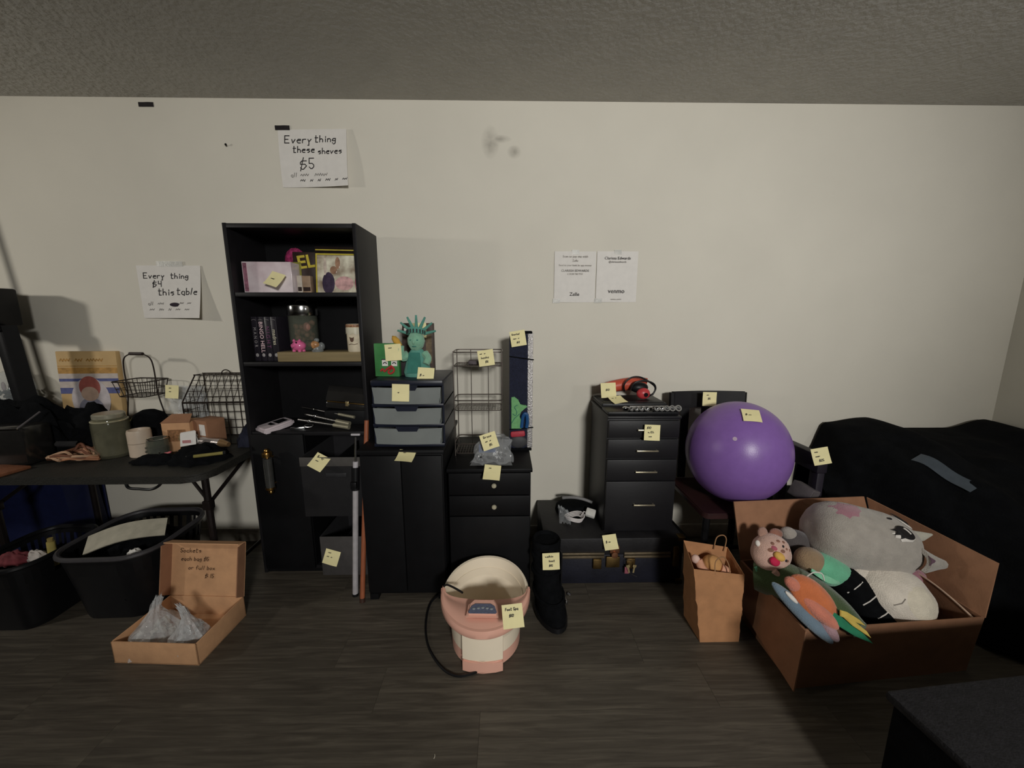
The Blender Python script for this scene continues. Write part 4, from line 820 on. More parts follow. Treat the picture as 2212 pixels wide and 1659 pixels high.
# wire rack
RZ = .661
RW = mat('grey_wire', (112, 104, 98), .35, .8, bump=0)
t = thing('wire_rack', 'three-tier grey wire rack standing on the two-knob cabinet', 'rack', (-.135, 1.93, RZ), 0)
rw, rd = .235, .15
for x in (-rw / 2, rw / 2):
    for y in (-rd / 2, rd / 2): MB().cyl((x, y, 0), (x, y, .525), .0028, n=7).build('post', RW, t)
for x in (-.045, .045):
    MB().cyl((x, rd / 2, .01), (x, rd / 2, .525), .002, n=6).build('back_wire', RW, t)
for z, hh in ((.012, .05), (.235, .05), (.455, .068)):
    tr = MB(); tr.tube([(x, y, z) for x, y in rrect(rw, rd, .022, 4)], .0026, 6, True); tr.tube([(x, y, z + hh) for x, y in rrect(rw + .006, rd + .006, .024, 4)], .003, 6, True); tr.build('tier_rails', RW, t)
    fl_ = MB()
    for i in range(17): fl_.cyl((-rw / 2 + rw * (i + .5) / 17, -rd / 2, z), (-rw / 2 + rw * (i + .5) / 17, rd / 2, z), .0011, n=5)
    for i in range(5): fl_.cyl((-rw / 2, -rd / 2 + rd * (i + .5) / 5, z - .002), (rw / 2, -rd / 2 + rd * (i + .5) / 5, z - .002), .0013, n=5)
    tag(fl_.build('tier_grid', RW, t), kind='stuff')
    if z > .4: MB().bx(-.05, .03, -.03, .04, z + .002, z + .02, .004).build('stored_bits', mat('grey_bits', (92, 84, 88), .8, var=.4, scale=60), t)
# zip bag with hardware
t = thing('zip_bag', 'crumpled clear bag of hardware lying at the front of the two-knob cabinet', 'bag', (-.068, 1.76, RZ + .001))
MB().sheet(lambda u, v: ((u - .5) * (.20 - .07 * v) + .03 * v * v + .012 * math.sin(v * 8), -.055 + .10 * v, .012 + .115 * math.sin(v * PI * .55) * (1 - .35 * abs(2 * u - 1) ** 3) + .014 * wob(u * 3, v * 3, 0, 1.6)), 26, 20).build('front_film', PLAST, t, smooth=20)
MB().sheet(lambda u, v: ((u - .5) * (.20 - .06 * v) + .03 * v * v, -.05 + .115 * v, .004 + .09 * v ** 1.5), 16, 12).build('back_film', PLAST, t, smooth=20)
hb = MB(); random.seed(21)
for i in range(26): hb.box((random.uniform(-.07, .07), random.uniform(-.03, .03), .012 + random.random() * .022), (.03, .012, .010), rotm(random.uniform(0, 60), random.uniform(0, 60), random.uniform(0, 180)), .002)
tag(hb.build('hardware', mat('dark_hardware', (70, 66, 66), .4, .4, var=.5, scale=60), t), kind='stuff')
MB().bx(-.06, .02, .0, .004, .05, .09).build('blue_label', mat('blue_label', (70, 84, 120), .6), t)
# blue mesh case of snorkel gear
t = thing('snorkel_set', 'tall navy mesh bag of snorkel gear with silver quilted side, beside the wire rack', 'snorkel set', (.082, 1.955, RZ + .001), 0)
NV = mat('navy_mesh', (30, 34, 54), .85, var=.5, scale=260, bump=.5, bscale=420); SQ = mat('silver_quilt', (196, 192, 190), .35, .5, var=.3, scale=120, bump=.6, bscale=150)
prof = rrect(.094, .614, .03, 5)
MB().prism(prof, .045, rotm(90, 0, 0), (-.014, .02, .310), .006).build('mesh_bag', NV, t)
MB().bx(.030, .058, -.026, .03, .012, .612, .004).build('quilted_side', SQ, t)
MB().box((-.005, 0, .006), (.118, .07, .012), None, .003).build('base_strap', BLKF, t)
MB().box((.022, 0, .613), (.062, .06, .012), None, .003).build('top_strap', BLKF, t)
for z in (.485, .118): MB().box((.0, -.027, z), (.125, .004, .0055), rotm(0, 8 if z > .3 else -5, 0)).build('strap', BLKF, t)
LG = mat('green_rubber', (112, 172, 112), .55, var=.12, scale=60, bump=.2, bscale=300)
o = MB().prism([(-.052, .0), (.0, .0), (.006, .03), (-.012, .065), (-.004, .09), (.03, .115), (.022, .125), (-.006, .125), (-.014, .15), (-.036, .168), (-.052, .165)], .010, rotm(90, 0, 0), (0, -.0275, .12), .002).build('green_fin', LG, t)
MB().tube(smooth_path([(-.045, -.038, .2), (-.03, -.0385, .19), (-.024, -.0385, .21), (-.035, -.0385, .235), (-.02, -.0385, .245)], 4), .0016, 5).build('fin_rib', TEAL2, o)
MB().tube([(-.05, -.0385, .15), (-.036, -.0385, .175), (-.008, -.0385, .2)], .0016, 5).build('fin_rib', TEAL2, o)
MB().tube(smooth_path([(.0, -.034, .125), (.006, -.034, .175), (.016, -.034, .198), (.028, -.034, .19), (.03, -.034, .15), (.026, -.034, .125)], 5), .0095, 8).build('blue_snorkel', mat('blue_rubber', (28, 78, 130), .5), t)
MB().box((-.018, -.03, .09), (.075, .012, .03), rotm(0, -4, 0), .008).build('red_strap', mat('red_rubber', (182, 58, 72), .6), t)
MB().ell((-.014, -.024, .045), (.046, .012, .034), None, 20, 12).build('grey_mask', mat('grey_rubber', (62, 62, 64), .6), t)

# ------------------------------------------------------------------ foot spa
t = thing('foot_spa', 'pink and cream foot spa basin with a control panel, on the floor in the middle', 'foot spa', (-.085, 1.445, 0), -2)
PK = mat('pink_plastic', (232, 178, 158), .3, var=.04, scale=6, bump=0, coat=.3); CR = mat('cream_plastic', (246, 232, 208), .35, var=.03, scale=6, bump=0, coat=.2)
RXx, RYy = .182, .205
def spa_ring(k, z, n=56, tilt=0, ky=None):
    return [(RXx * k * math.cos(2 * PI * i / n), RYy * (ky or k) * math.sin(2 * PI * i / n), z + tilt * math.sin(2 * PI * i / n)) for i in range(n)]
def loft(mb, rings, capa=False, capb=False):
    n = len(rings[0]); vs = [p for r in rings for p in r]; fs = [(k * n + i, k * n + (i + 1) % n, (k + 1) * n + (i + 1) % n, (k + 1) * n + i) for k in range(len(rings) - 1) for i in range(n)]
    if capa: fs.append(tuple(reversed(range(n))))
    if capb: fs.append(tuple((len(rings) - 1) * n + i for i in range(n)))
    mb.add(vs, fs); return mb
TL = .022
loft(MB(), [spa_ring(.76, .0), spa_ring(.79, .006), spa_ring(.80, .06)], True).build('base_band', PK, t)
loft(MB(), [spa_ring(.80, .06), spa_ring(.835, .15), spa_ring(.86, .188, tilt=TL * .6)]).build('outer_wall', CR, t)
mb = MB()
mb.prism([(-.078, -.034), (-.05, -.042), (0, -.045), (.05, -.042), (.078, -.034), (.078, .02), (.05, .028), (-.05, .028), (-.078, .02)], .05, None, (0, -.135, .0), .004); mb.build('front_foot', PK, t)
MB().prism([(-.078, -.031), (-.05, -.039), (0, -.042), (.05, -.039), (.078, -.031), (.078, .02), (-.078, .02)], .125, None, (0, -.135, .05), .004).build('front_column', CR, t)
loft(MB(), [spa_ring(.86, .185, tilt=TL * .6), spa_ring(.99, .2, tilt=TL), spa_ring(1.0, .214, tilt=TL), spa_ring(.97, .224, tilt=TL), spa_ring(.92, .222, tilt=TL), spa_ring(.88, .19, tilt=TL * .8), spa_ring(.74, .05), spa_ring(.70, .035)], False, True).build('basin', CR, t)
# pink front deck following the rim (front 45 %)
def deck(u, v):
    a = math.radians(182 + 176 * u); k = 1.012
    x, y = RXx * k * math.cos(a), RYy * k * math.sin(a)
    xi, yi = x * .93, -.01
    yi = max(y, yi - .035 * (1 - abs(2 * u - 1) ** 3)) if abs(math.sin(a)) > .05 else y
    zr = .228 + TL * math.sin(a)
    return (x * (1 - v) + xi * v, y * (1 - v) + yi * v, zr + .010 * math.sin(PI * min(1, v * 1.2)) + .006 * v)
MB().sheet(deck, 44, 12, .012).build('front_deck', PK, t)
loft(MB(), [[(RXx * k * math.cos(math.radians(178 + 184 * i / 40)), RYy * k * math.sin(math.radians(178 + 184 * i / 40)), z + TL * math.sin(math.radians(178 + 184 * i / 40))) for i in range(41)] + [(RXx * (k - .05) * math.cos(math.radians(362 - 184 * i / 40)), RYy * (k - .05) * math.sin(math.radians(362 - 184 * i / 40)), z + TL * math.sin(math.radians(362 - 184 * i / 40))) for i in range(41)] for k, z in ((1.0, .196), (1.022, .202), (1.025, .222), (1.01, .232))], True, True).build('deck_lip', PK, t)
MB().prism([(-.062, .0), (.062, .0), (.058, .055), (.04, .078), (-.04, .078), (-.058, .055)], .018, rotm(8, 0, 0), (0, -.16, .222), .008).build('control_console', PK, t)
cp_ = MB().prism([(-.055, -.006), (-.05, -.012), (.05, -.012), (.055, -.006), (.045, .02), (.03, .03), (-.03, .03), (-.045, .02)], .004, rotm(10, 0, 0), (0, -.142, .2415), .0012).build('control_panel', mat('grey_blue_panel', (94, 100, 122), .35, var=.3, scale=200, bump=0), t)
for i in range(5): MB().ell((-.034 + .017 * i, -.137 + .003 * (2 - abs(i - 2)), .2475), (.0065, .005, .002), rotm(10, 0, 0), 12, 6).build('button', mat('pale_button', (140, 146, 150), .4), cp_)
MB().ell((.0, -.02, .045), (.032, .05, .018), None, 18, 10).build('foot_roller', mat('tan_roller', (182, 140, 110), .5), t)
MB().tube(smooth_path([(-.184, .0, .226), (-.165, -.002, .244), (-.13, -.02, .245), (-.09, -.05, .246)], 6), .0042, 7).build('black_lead', BLKP, t)
t2 = thing('power_cord', 'black power cord looping on the floor left of the foot spa', 'cord', (0, 0, 0))
pts = [at(965, 1275, Z=.02), at(932, 1300, Z=.006), at(920, 1345, Z=.006), at(925, 1395, Z=.006), at(952, 1440, Z=.006), at(985, 1460, Z=.006), at(1020, 1455, Z=.006), at(1042, 1441, Z=.006), at(1052, 1425, Z=.008)]
MB().tube(smooth_path(pts, 7), .0048, 7).build('cord', BLKP, t2)
t2.location = (0, 0, 0)
o = MB().tube(smooth_path([(0, -.006, .001), (.002, 0, .003), (0, .007, .001)], 5), .0009, 5).build('lint_thread', mat('white_thread', (214, 206, 190), .8)); o.location = at(938, 1635, Z=.001); tag(o, 'tiny pale thread of lint on the floor in the foreground', 'lint')
# ------------------------------------------------------------------ trunk and what stands on it
t = thing('steamer_trunk', 'low dark blue-black trunk with brass corners and latches, on the floor right of the cabinets', 'trunk', (.546, 1.965, 0))
NTR = mat('dark_navy_trunk', (24, 25, 36), .5, var=.25, scale=16, bump=.1)
L2, W2 = .352, .205
MB().bx(-L2, L2, -W2, W2, .004, .165, .005).build('trunk_body', NTR, t)
MB().bx(-L2 - .003, L2 + .003, -W2 - .004, W2, .168, .258, .006).build('lid', mat('black_trunk_lid', (27, 26, 28), .55, var=.25, scale=16, bump=.1), t)
mb = MB(); mb.bx(-L2 + .055, -.05, -W2 - .012, -W2, .170, .182, .002); mb.bx(.05, L2 - .065, -W2 - .012, -W2, .170, .182, .002); mb.bx(-L2 + .055, -.05, -W2 - .012, -W2, .152, .165, .002); mb.bx(.05, L2 - .065, -W2 - .012, -W2, .152, .165, .002); mb.build('metal_rail', mat('aged_tin', (136, 122, 100), .4, .8, var=.2), t)
for s in (-1, 1):
    MB().bx(s * L2 - s * .052, s * L2 - s * .02, -W2 - .012, -W2 + .002, .10, .212, .006).build('side_clasp', OLDBR, t)
    MB().bx(s * (L2 + .006), s * (L2 - .03), -W2 - .008, -W2 + .03, .238, .262, .004).build('corner_cap', BRASS if s < 0 else OLDBR, t)
    MB().bx(s * (L2 + .006), s * (L2 - .03), -W2 - .008, -W2 + .03, .0, .028, .004).build('corner_cap', OLDBR, t)
    MB().bx(s * .085 - .022, s * .085 + .022, -W2 - .016, -W2, .095, .15, .004).build('latch', OLDBR, t)
MB().bx(-.025, .025, -W2 - .016, -W2, .182, .222, .004).build('lock_hasp', mat('copper_brass', (150, 104, 76), .35, .8), t); MB().lathe([(0, 0), (.018, .0), (.016, .008), (0, .01)], 16, rotm(90, 0, 0), (0, -W2 - .014, .175)).build('lock_plate', mat('copper_brass', ()), t)
MB().bx(-.04, .03, -W2 - .012, -W2, .10, .16, .004).build('lock_case', OLDBR, t)
t = thing('key_tag', 'pinkish key tag and keys hanging by thin wire from the right trunk latch', 'tag', (.632, 1.744, .145))
MB().tube(smooth_path([(0, -.006, .0), (-.03, -.010, .006), (-.026, -.012, -.04), (-.008, -.012, -.065), (.03, -.012, -.085)], 5), .0012, 5).build('wire', STEEL, t)
MB().bx(-.035, -.012, -.012, -.008, -.068, -.03, .002).build('pink_fob', mat('dull_pink_fob', (150, 84, 96), .6), t)
for x in (-.012, .008): MB().prism([(-.004, 0), (.004, 0), (.004, .028), (.009, .034), (.009, .044), (-.009, .044), (-.009, .034), (-.004, .028)], .002, rotm(90, 8 if x > 0 else -12, 0), (x, -.012, -.062)).build('key', mat('pale_brass', ()), t)
# things on the trunk
t = thing('charger_cable', 'white coiled charger cable with a square plug in a clear bag, on the trunk top', 'cable', (.335, 1.90, .261), 5)
for k in range(4): MB().tube([( .035 + (.042 + .004 * k) * math.cos(a * PI / 9), .005 + (.03 + .003 * k) * math.sin(a * PI / 9), .018 + .007 * k + .006 * math.sin(a * .7)) for a in range(18)], .0032, 6, True).build('cable_loop', WHITE, t)
MB().box((.125, .01, .045), (.052, .045, .026), rotm(30, 10, -25), .006).build('plug', mat('white_plug', (222, 220, 214), .35), t); MB().tube([(.07, .0, .04), (.09, .02, .05), (.108, .012, .046)], .003, 6).build('cable_end', WHITE, t)
MB().sheet(lambda u, v: (-.055 + .06 * u, -.03 + .05 * v + .01 * math.sin(u * 5), .012 + .085 * math.sin(v * 2.2) * (1 - .4 * u) + .012 * wob(u * 4, v * 4, 0, 2)), 12, 12).build('clear_bag', PLAST, t)
t = thing('black_cushion', 'rounded black case with a curved grey rim, on the trunk beside the drawer unit', 'case', (.385, 2.03, .261), 0)
MB().lathe([(0, 0), (.125, 0), (.13, .01), (.125, .035), (.10, .05), (0, .055)], 36, None, (0, 0, 0), .80, .62).build('case_body', BLKF, t)
MB().tube([(-.06 + .16 * i / 14, .02 - .05 * i / 14, .052 + .030 * math.sin(PI * (.2 + .65 * i / 14))) for i in range(15)], .0085, 8).build('curved_rim', mat('grey_rim', (128, 126, 126), .5), t)
# drawer unit
ux, uy = .676, 1.80
t = thing('drawer_unit', 'narrow dark grey drawer unit with slim metal handles, standing on the trunk', 'drawer unit', (ux, uy, .263))
UW = .178; UH = .60; CHAR = mat('charcoal_metal', (21, 20, 23), .5, var=.08, bump=.03)
MB().bx(-UW, UW, .012, .355, .0, UH, .004).build('carcass', CHAR, t)
MB().bx(-UW - .004, UW + .004, -.004, .36, UH, UH + .014, .005).build('top_panel', CHAR, t)
for z0, z1, hz in ((.505, .592, .548), (.400, .498, .442), (.285, .393, .333), (.012, .278, .158)):
    d = MB().bx(-UW + .004, UW - .004, -.004, .012, z0, z1, .003).build('drawer', CHAR, t)
    h = MB(); h.box((.018, -.018, hz), (.108, .008, .0075), None, .002)
    for s in (-1, 1): h.bx(.018 + s * .048 - .003, .018 + s * .048 + .003, -.018, -.004, hz - .003, hz + .003)
    h.build('handle', mat('pale_metal', (196, 186, 160), .3, .8), d)
UT = .263 + UH + .0145
t = thing('tool_case', 'flat closed black case on the rear of the drawer unit', 'case', (ux + .0, 2.055, UT)); MB().bx(-.172, .172, -.105, .105, 0, .03, .008).build('case_body', BLKP, t); MB().bx(-.174, .174, -.107, .107, .013, .017).build('seam', BLK, t); MB().bx(-.16, .16, -.09, .09, .0301, .033, .001).build('lid_inset', BLKP, t)
t = thing('socket_set', 'open socket tray with shiny chrome sockets at the front of the drawer unit', 'socket set', (ux + .03, 1.866, UT), 0)
MB().bx(-.205, .145, -.05, .072, 0, .016, .004).build('tray', BLKP, t)
mb = None
xs = [-.095, -.07, -.046, -.02, .028, .052, .078, .104, .134]
for i, x in enumerate(xs):
    r = .0105 + .0007 * i; MB().lathe([(r * .55, 0), (r * .62, .0), (r, .001), (r, .03), (r * .6, .03), (r * .6, .004), (r * .55, .003)], 14, rotm(62, 0, 0), (x, -.036, .016 + r * .5)).build('socket', CHROME, t)
MB().cyl((-.10, .0, .024), (.03, .0, .024), .0065, n=12).build('ratchet_handle', CHROME, t); MB().cyl((.04, .0, .024), (.135, .0, .024), .008, n=12).build('extension_bar', CHROME, t); MB().cyl((-.075, .03, .024), (.12, .03, .024), .0055, n=12).build('long_bar', STEEL, t); MB().ell((-.105, 0, .025), (.016, .012, .009), None, 14, 8).build('ratchet_head', CHROME, t)
# red and black corded tool
t = thing('corded_power_tool', 'orange-red power tool with its black cord coiled round, on the flat black case', 'power tool', (.70, 2.075, UT + .034), 0)
RED = mat('orange_red_plastic', (196, 82, 60), .4, bump=.02); RED2 = mat('red_plastic', (190, 62, 66), .35, bump=0)
MB().tube(smooth_path([(-.14, .02, .05), (-.06, .025, .066), (.03, .03, .072), (.08, .02, .064)], 5), lambda u: .030 + .012 * u, 16).build('body', RED, t)
MB().cyl((-.165, .02, .046), (-.135, .02, .05), .024, .030, 16).build('black_nose', BLKP, t)
MB().tube(smooth_path([(.06, .0, .055), (.07, -.02, .03), (.075, -.035, .014)], 5), .018, 12).build('handle', BLKP, t)
MB().ell((.045, -.048, .032), (.036, .026, .031), None, 22, 16).build('red_end_cap', RED2, t); MB().cyl((.05, -.07, .03), (.052, -.078, .029), .011, n=14).build('cap_hole', BLKP, t)
MB().ell((.03, -.02, .06), (.05, .03, .03), None, 18, 12).build('motor_housing', BLKP, t)
MB().tube(smooth_path([(-.05, -.02, .04), (-.055, -.03, .08), (-.02, -.03, .115), (.03, -.03, .118), (.085, -.03, .09), (.115, -.03, .062), (.108, -.03, .03), (.08, -.03, .012)], 6), .0048, 8).build('cord', BLKP, t)
MB().tube(smooth_path([(-.02, -.035, .05), (.0, -.04, .09), (.05, -.04, .10), (.10, -.035, .085), (.118, -.03, .055), (.10, -.035, .02)], 6), .0048, 8).build('cord', BLKP, t)

# ------------------------------------------------------------------ chair and ball
t = thing('wooden_chair', 'black wooden dining chair against the wall holding the purple ball', 'chair', (1.135, 1.87, 0))
SZc = .437
MB().prism(rrect(.40, .42, .03, 3), .028, None, (0, 0, SZc - .028), .005).build('seat', mat('dark_red_brown_wood', (52, 30, 30), .4, var=.2, scale=10), t)
for x, y in ((-.175, -.185), (.175, -.185)): MB().cyl((x, y, SZc - .028), (x * 1.03, y, 0), .017, .013, 10).build('leg', BLK, t)
for s in (-1, 1): MB().tube([(s * .19, .185, 0), (s * .19, .19, SZc), (s * .198, .205, .70), (s * .2, .225, .935)], .0185, 8).build('rear_post', BLKL, t)
MB().sheet(lambda u, v: ((u - .5) * .40, .200 + .022 * math.sin(PI * u) + .010 * v, .850 + .092 * v), 14, 3, .02).build('top_rail', BLKL, t)
for x in (-.12, 0, .12): MB().sheet(lambda u, v: (x + (u - .5) * .045, .205 + .015 * math.sin(PI * (x + .2) / .4) + .012 * v, SZc + v * (.85 - SZc)), 2, 6, .010).build('back_slat', BLKL, t)
for s in (-1, 1): MB().cyl((s * .178, -.18, .2), (s * .19, .18, .2), .010, n=8).build('stretcher', BLK, t)
MB().cyl((-.176, -.185, .25), (.176, -.185, .25), .010, n=8).build('stretcher', BLK, t)
bc = at(1591, 978, Y=1.815)
PURP = mat('purple_vinyl', (134, 98, 170), .34, var=.04, scale=30, bump=.06, bscale=260)
BR = .2545
t = thing('exercise_ball', 'large purple exercise ball resting on the black chair seat', 'ball', (bc.x, bc.y, SZc + BR - .002))
MB().ell((0, 0, 0), (BR * .925, BR * .925, BR * .985), None, 64, 40).build('ball_shell', PURP, t)
dv = Vector((-.52, -.72, .52)).normalized(); MB().lathe([(0, 0), (.010, .0), (.009, .003), (0, .004)], 16, frame(dv), dv * (BR * .93)).build('valve_plug', mat('pale_valve', (196, 176, 196), .4), t)

# ------------------------------------------------------------------ futon under dark covers at the right
t = thing('futon_frame', 'black futon with a dark armrest panel, behind and right of the purple ball', 'futon', (2.2, 1.95, 0))
fb = mat('dark_purple_black_wood', (34, 30, 40), .5, var=.2, scale=10)
MB().sheet(lambda u, v: (-.66 + .045 * u, .06 - .0 - .29 * (1 - v) * 1 + .0 * u, .0), 1, 1) if False else None
MB().box((-.682, -.09, .655), (.05, .285, .09), None, .006).build('arm_rail', fb, t)
for y in (-.205, .02): MB().bx(-.70, -.665, y - .025, y + .025, 0, .61, .003).build('arm_post', fb, t)
MB().bx(-.66, .68, -.16, .2, .12, .36, .03).build('mattress', BLKF, t)
MB().bx(.66, .70, -.23, .05, 0, .60, .003).build('arm_post', fb, t)
t = thing('grey_pad', 'small grey foam block wedged between the ball and the futon', 'pad', (1.468, 1.75, .50), 30, rot=rotm(10, 18, 20)); MB().box((0, 0, 0), (.06, .10, .075), None, .004).build('foam', mat('grey_foam', (92, 86, 88), .8), t); MB().box((0, -.051, 0), (.05, .002, .06), None).build('face_patch', mat('grey_foam', ()), t)
def interp(x, P):
    for (a, b), (c, d) in zip(P, P[1:]):
        if x <= c: 
            k = max(0, min(1, (x - a) / (c - a))); k = k * k * (3 - 2 * k); return b + (d - b) * k
    return P[-1][1]
def cover(u, v):
    x0 = 1.74 + 1.165 * u
    h = interp(x0, [(1.74, .50), (1.80, .56), (1.87, .735), (2.10, .765), (2.29, .70), (2.6, .70), (2.83, .75), (2.91, .71)])
    fy = interp(x0, [(1.74, 1.70), (1.86, 1.66), (2.0, 1.30), (2.15, 1.02), (2.9, .82)])
    if v < .14: y = 2.175; z = .02 + (h - .02) * (v / .14)
    else:
        q = (v - .14) / .86
        y = 2.175 - (2.175 - fy) * (q ** .9)
        z = h * (1 - q ** 2.4 * .97)
        z += .02 * wob(x0 * 6, y * 7, 0, 1) * math.sin(PI * q) + .012 * math.sin(x0 * 31 + 5 * math.sin(y * 4)) * q * (1 - q) * 3
        z = max(z, .015)
    return Vector((x0 + .02 * math.sin(v * 9) * (u < .98) * (1 - u), y, z))
o = MB().sheet(cover, 70, 60, .006).build('black_cover', mat('black_cover_cloth', (14, 15, 17), .95, var=.25, scale=20, bump=.3, bscale=160, spec=.1), smooth=60)
tag(o, 'huge black cloth cover draped over furniture along the right side', 'cover')
pts = []
mb = MB()
SU = lambda s: cover(.245 + .045 * s, .50 + .13 * s)
def strap(u, v):
    p = SU(u); return p + Vector((.0 + .045 * (v - .5), -.006, .012 + .03 * (v - .5)))
o = MB().sheet(strap, 12, 3, .003).build('satin_strap', mat('grey_blue_satin', (70, 78, 86), .45, bump=.1)); tag(o, 'grey-blue satin strap lying across the black cover', 'strap')

# ------------------------------------------------------------------ big carton of plush toys
t = thing('moving_carton', 'large open brown cardboard carton full of plush toys, on the floor at the right', 'carton', (1.06, 1.185, 0))
FL0, FR0 = Vector((0, 0, 0)), Vector((.725, .062, 0)); BL0, BRc = Vector((.012, .385, 0)), Vector((.70, .44, 0)); UP = Vector((0, 0, .26))
FLr, FRr, BLr, BRr = FL0 + UP + Vector((.0, -.012, 0)), FR0 + UP + Vector((-.02, -.03, 0)), BL0 + UP, BRc + UP
cb = MB(); cb.quad(FL0, FR0, FRr, FLr, .005); front = cb.build('front_wall', CARDR, t)
MB().quad(BL0, FL0, FLr, BLr, .005).build('left_wall', CARDR, t); MB().quad(FR0, BRc, BRr, FRr, .005).build('right_wall', CARDR, t); MB().quad(BRc, BL0, BLr, BRr, .005).build('back_wall', CARDR, t)
MB().add([FL0, FR0, BRc, BL0], [(0, 1, 2, 3)], None, (0, 0, .004)) if False else None
MB().quad(FL0 + Vector((0, 0, .005)), FR0 + Vector((0, 0, .005)), BRc + Vector((0, 0, .005)), BL0 + Vector((0, 0, .005)), .004).build('bottom', CARDR, t)
O = Vector((1.06, 1.185, 0))
Af, Bf, Cf = Vector((1.036, 1.61, .525)) - O, Vector((1.70, 1.675, .512)) - O, Vector((1.845, 1.27, .444)) - O
MB().sheet(lambda u, v: (lambda p, q: p.lerp(q, v) + Vector((0, .012 * math.sin(PI * v) * math.sin(PI * u), 0)))(BLr.lerp(BRr, u), Af.lerp(Bf, u)), 10, 6, .005).build('back_flap', CARDR, t)
MB().sheet(lambda u, v: (lambda p, q: p.lerp(q, v) + Vector((.01 * math.sin(PI * v) * math.sin(PI * u), 0, 0)))(BRr.lerp(FRr, u), (Bf + Vector((.012, 0, -.004))).lerp(Cf, u)), 10, 6, .005).build('right_flap', CARDR, t)
inner = MB().sheet(lambda u, v: (lambda p, q: p.lerp(q, v))(BRr.lerp(FRr, .35 + .63 * u) + Vector((-.012, 0, -.12)), BRr.lerp(FRr, .35 + .63 * u) + Vector((-.05 + .03 * u, 0, .055 * math.sin(PI * min(1, .35 + .65 * u)) - .02))), 12, 5, .006).build('tucked_flap', CARDR, t)
MB().tube([BRr.lerp(FRr, .45 + .53 * i / 10) + Vector((-.05 + .03 * (.16 + .84 * i / 10), 0, .055 * math.sin(PI * min(1, .35 + .65 * (.16 + .84 * i / 10))) - .018)) for i in range(11)], .0035, 6).build('worn_edge', mat('pale_card_edge', (206, 176, 152), .7), inner)
MB().quad(FLr + Vector((-.004, -.006, .0)), BLr + Vector((-.004, 0, 0)), BLr + Vector((-.02, -.03, -.19)), FLr + Vector((-.028, -.02, -.235)), .005).build('left_flap', CARDR, t)

# plush toys; each built in its own frame: x to the right, y up the tilted face, z out towards the room
FACE = Matrix(((1, 0, 0), (0, .55, -.835), (0, .835, .55)))
def fur(name, c, **k): return mat(name, c, .95, var=.10, scale=26, bump=.5, bscale=240, sheen=.35, spec=.1, **k)
def plush(name, label, px, py, Y, roll=0, tw=0): return thing(name, label, 'plush', at(px, py, Y=Y), rot=rotm(0, 0, tw) @ FACE @ rotm(0, 0, roll), group=None)
class Egg:
    def __init__(s, a, b, c, f=None): s.a, s.b, s.c, s.f = a, b, c, f
    def p(s, x, y, off=0):
        k = max(0.0, 1 - x * x - y * y); d = Vector((x, y, math.sqrt(k))); g = s.f(d) if s.f else 1
        n = Vector((d.x / s.a, d.y / s.b, d.z / s.c)).normalized()
        return Vector((d.x * s.a * g, d.y * s.b * g, d.z * s.c * g)) + n * off
    def body(s, m, t, name='body', nu=40, nv=26): return MB().ell((0, 0, 0), (s.a, s.b, s.c), None, nu, nv, s.f).build(name, m, t, smooth=80)
    def decal(s, poly, name, m, t, off=.002, rings=3):
        cx = sum(p[0] for p in poly) / len(poly); cy = sum(p[1] for p in poly) / len(poly); mb = MB(); n = len(poly); vs = [s.p(cx, cy, off + .0012)]; fs = []
        for r in range(1, rings + 1):
            k = r / rings
            for x, y in poly: vs.append(s.p(cx + (x - cx) * k, cy + (y - cy) * k, off + (.0012 if r < rings else -.002)))
        for i in range(n): fs.append((0, 1 + i, 1 + (i + 1) % n))
        for r in range(rings - 1):
            for i in range(n): a = 1 + r * n; fs.append((a + i, a + n + i, a + n + (i + 1) % n, a + (i + 1) % n))
        mb.add(vs, fs); return mb.build(name, m, t, smooth=60)
def circ(cx, cy, rx, ry, n=18, rot=0):
    c, s_ = math.cos(math.radians(rot)), math.sin(math.radians(rot)); return [(cx + rx * math.cos(2 * PI * i / n) * c - ry * math.sin(2 * PI * i / n) * s_, cy + rx * math.cos(2 * PI * i / n) * s_ + ry * math.sin(2 * PI * i / n) * c) for i in range(n)]
GRYF = fur('grey_plush_fur', (170, 163, 154)); WHF = fur('white_plush_fur', (222, 212, 198)); PKF = fur('dusty_pink_fur', (170, 120, 132))
# grey plush
t = plush('plush_toy', 'biggest plush in the carton, round grey head with large black eyes and pointed ears', 1860, 1166, 1.45, -14); t.scale = (.89, .9, .9)
eg = Egg(.228, .150, .150, lambda d: 1 + .02 * wob(d.x, d.y, d.z, 2) + (.17 if d.x < 0 else .07) * (4 * d.x * d.x * (1 - d.x * d.x)))
eg.body(GRYF, t)
eg.decal([(-.72, .58), (-.55, .80), (-.36, .84), (-.22, .90), (-.30, .66), (-.42, .42), (-.58, .28), (-.70, .38)], 'pink_patch', PKF, t, .0015)
WH = mat('white_felt', (220, 214, 206), .8, bump=.05); BF = mat('black_felt', (24, 22, 24), .6, bump=.02)
eg.decal([(.02, .16), (.10, .14), (.08, .06), (.17, .07), (.19, -.01), (.27, .02), (.40, .06), (.50, .17), (.545, .32), (.50, .42), (.30, .36)], 'eye_white', WH, t, .004, 5)
eg.decal(circ(.31, .27, .185, .175, 24, -20), 'eye', BF, t, .008, 5)
for p_ in (((.17, .34), (.02, .25), (.15, .24)), ((.14, .26), (.06, .12), (.20, .17)), ((.19, .19), (.17, .05), (.27, .12))): eg.decal(list(p_), 'eyelash', BF, t, .008, 3)
MB().tube([eg.p(.27 + .10 * (i / 6), .36 - .10 * (i / 6) ** 2 - .02 * i / 6, .0125) for i in range(7)], .0034, 5).build('eye_glint', WH, t)
eg.decal([(.36, .80), (.46, .70), (.60, .63), (.70, .60), (.66, .50), (.56, .50), (.42, .62)], 'eye_white', WH, t, .004, 4)
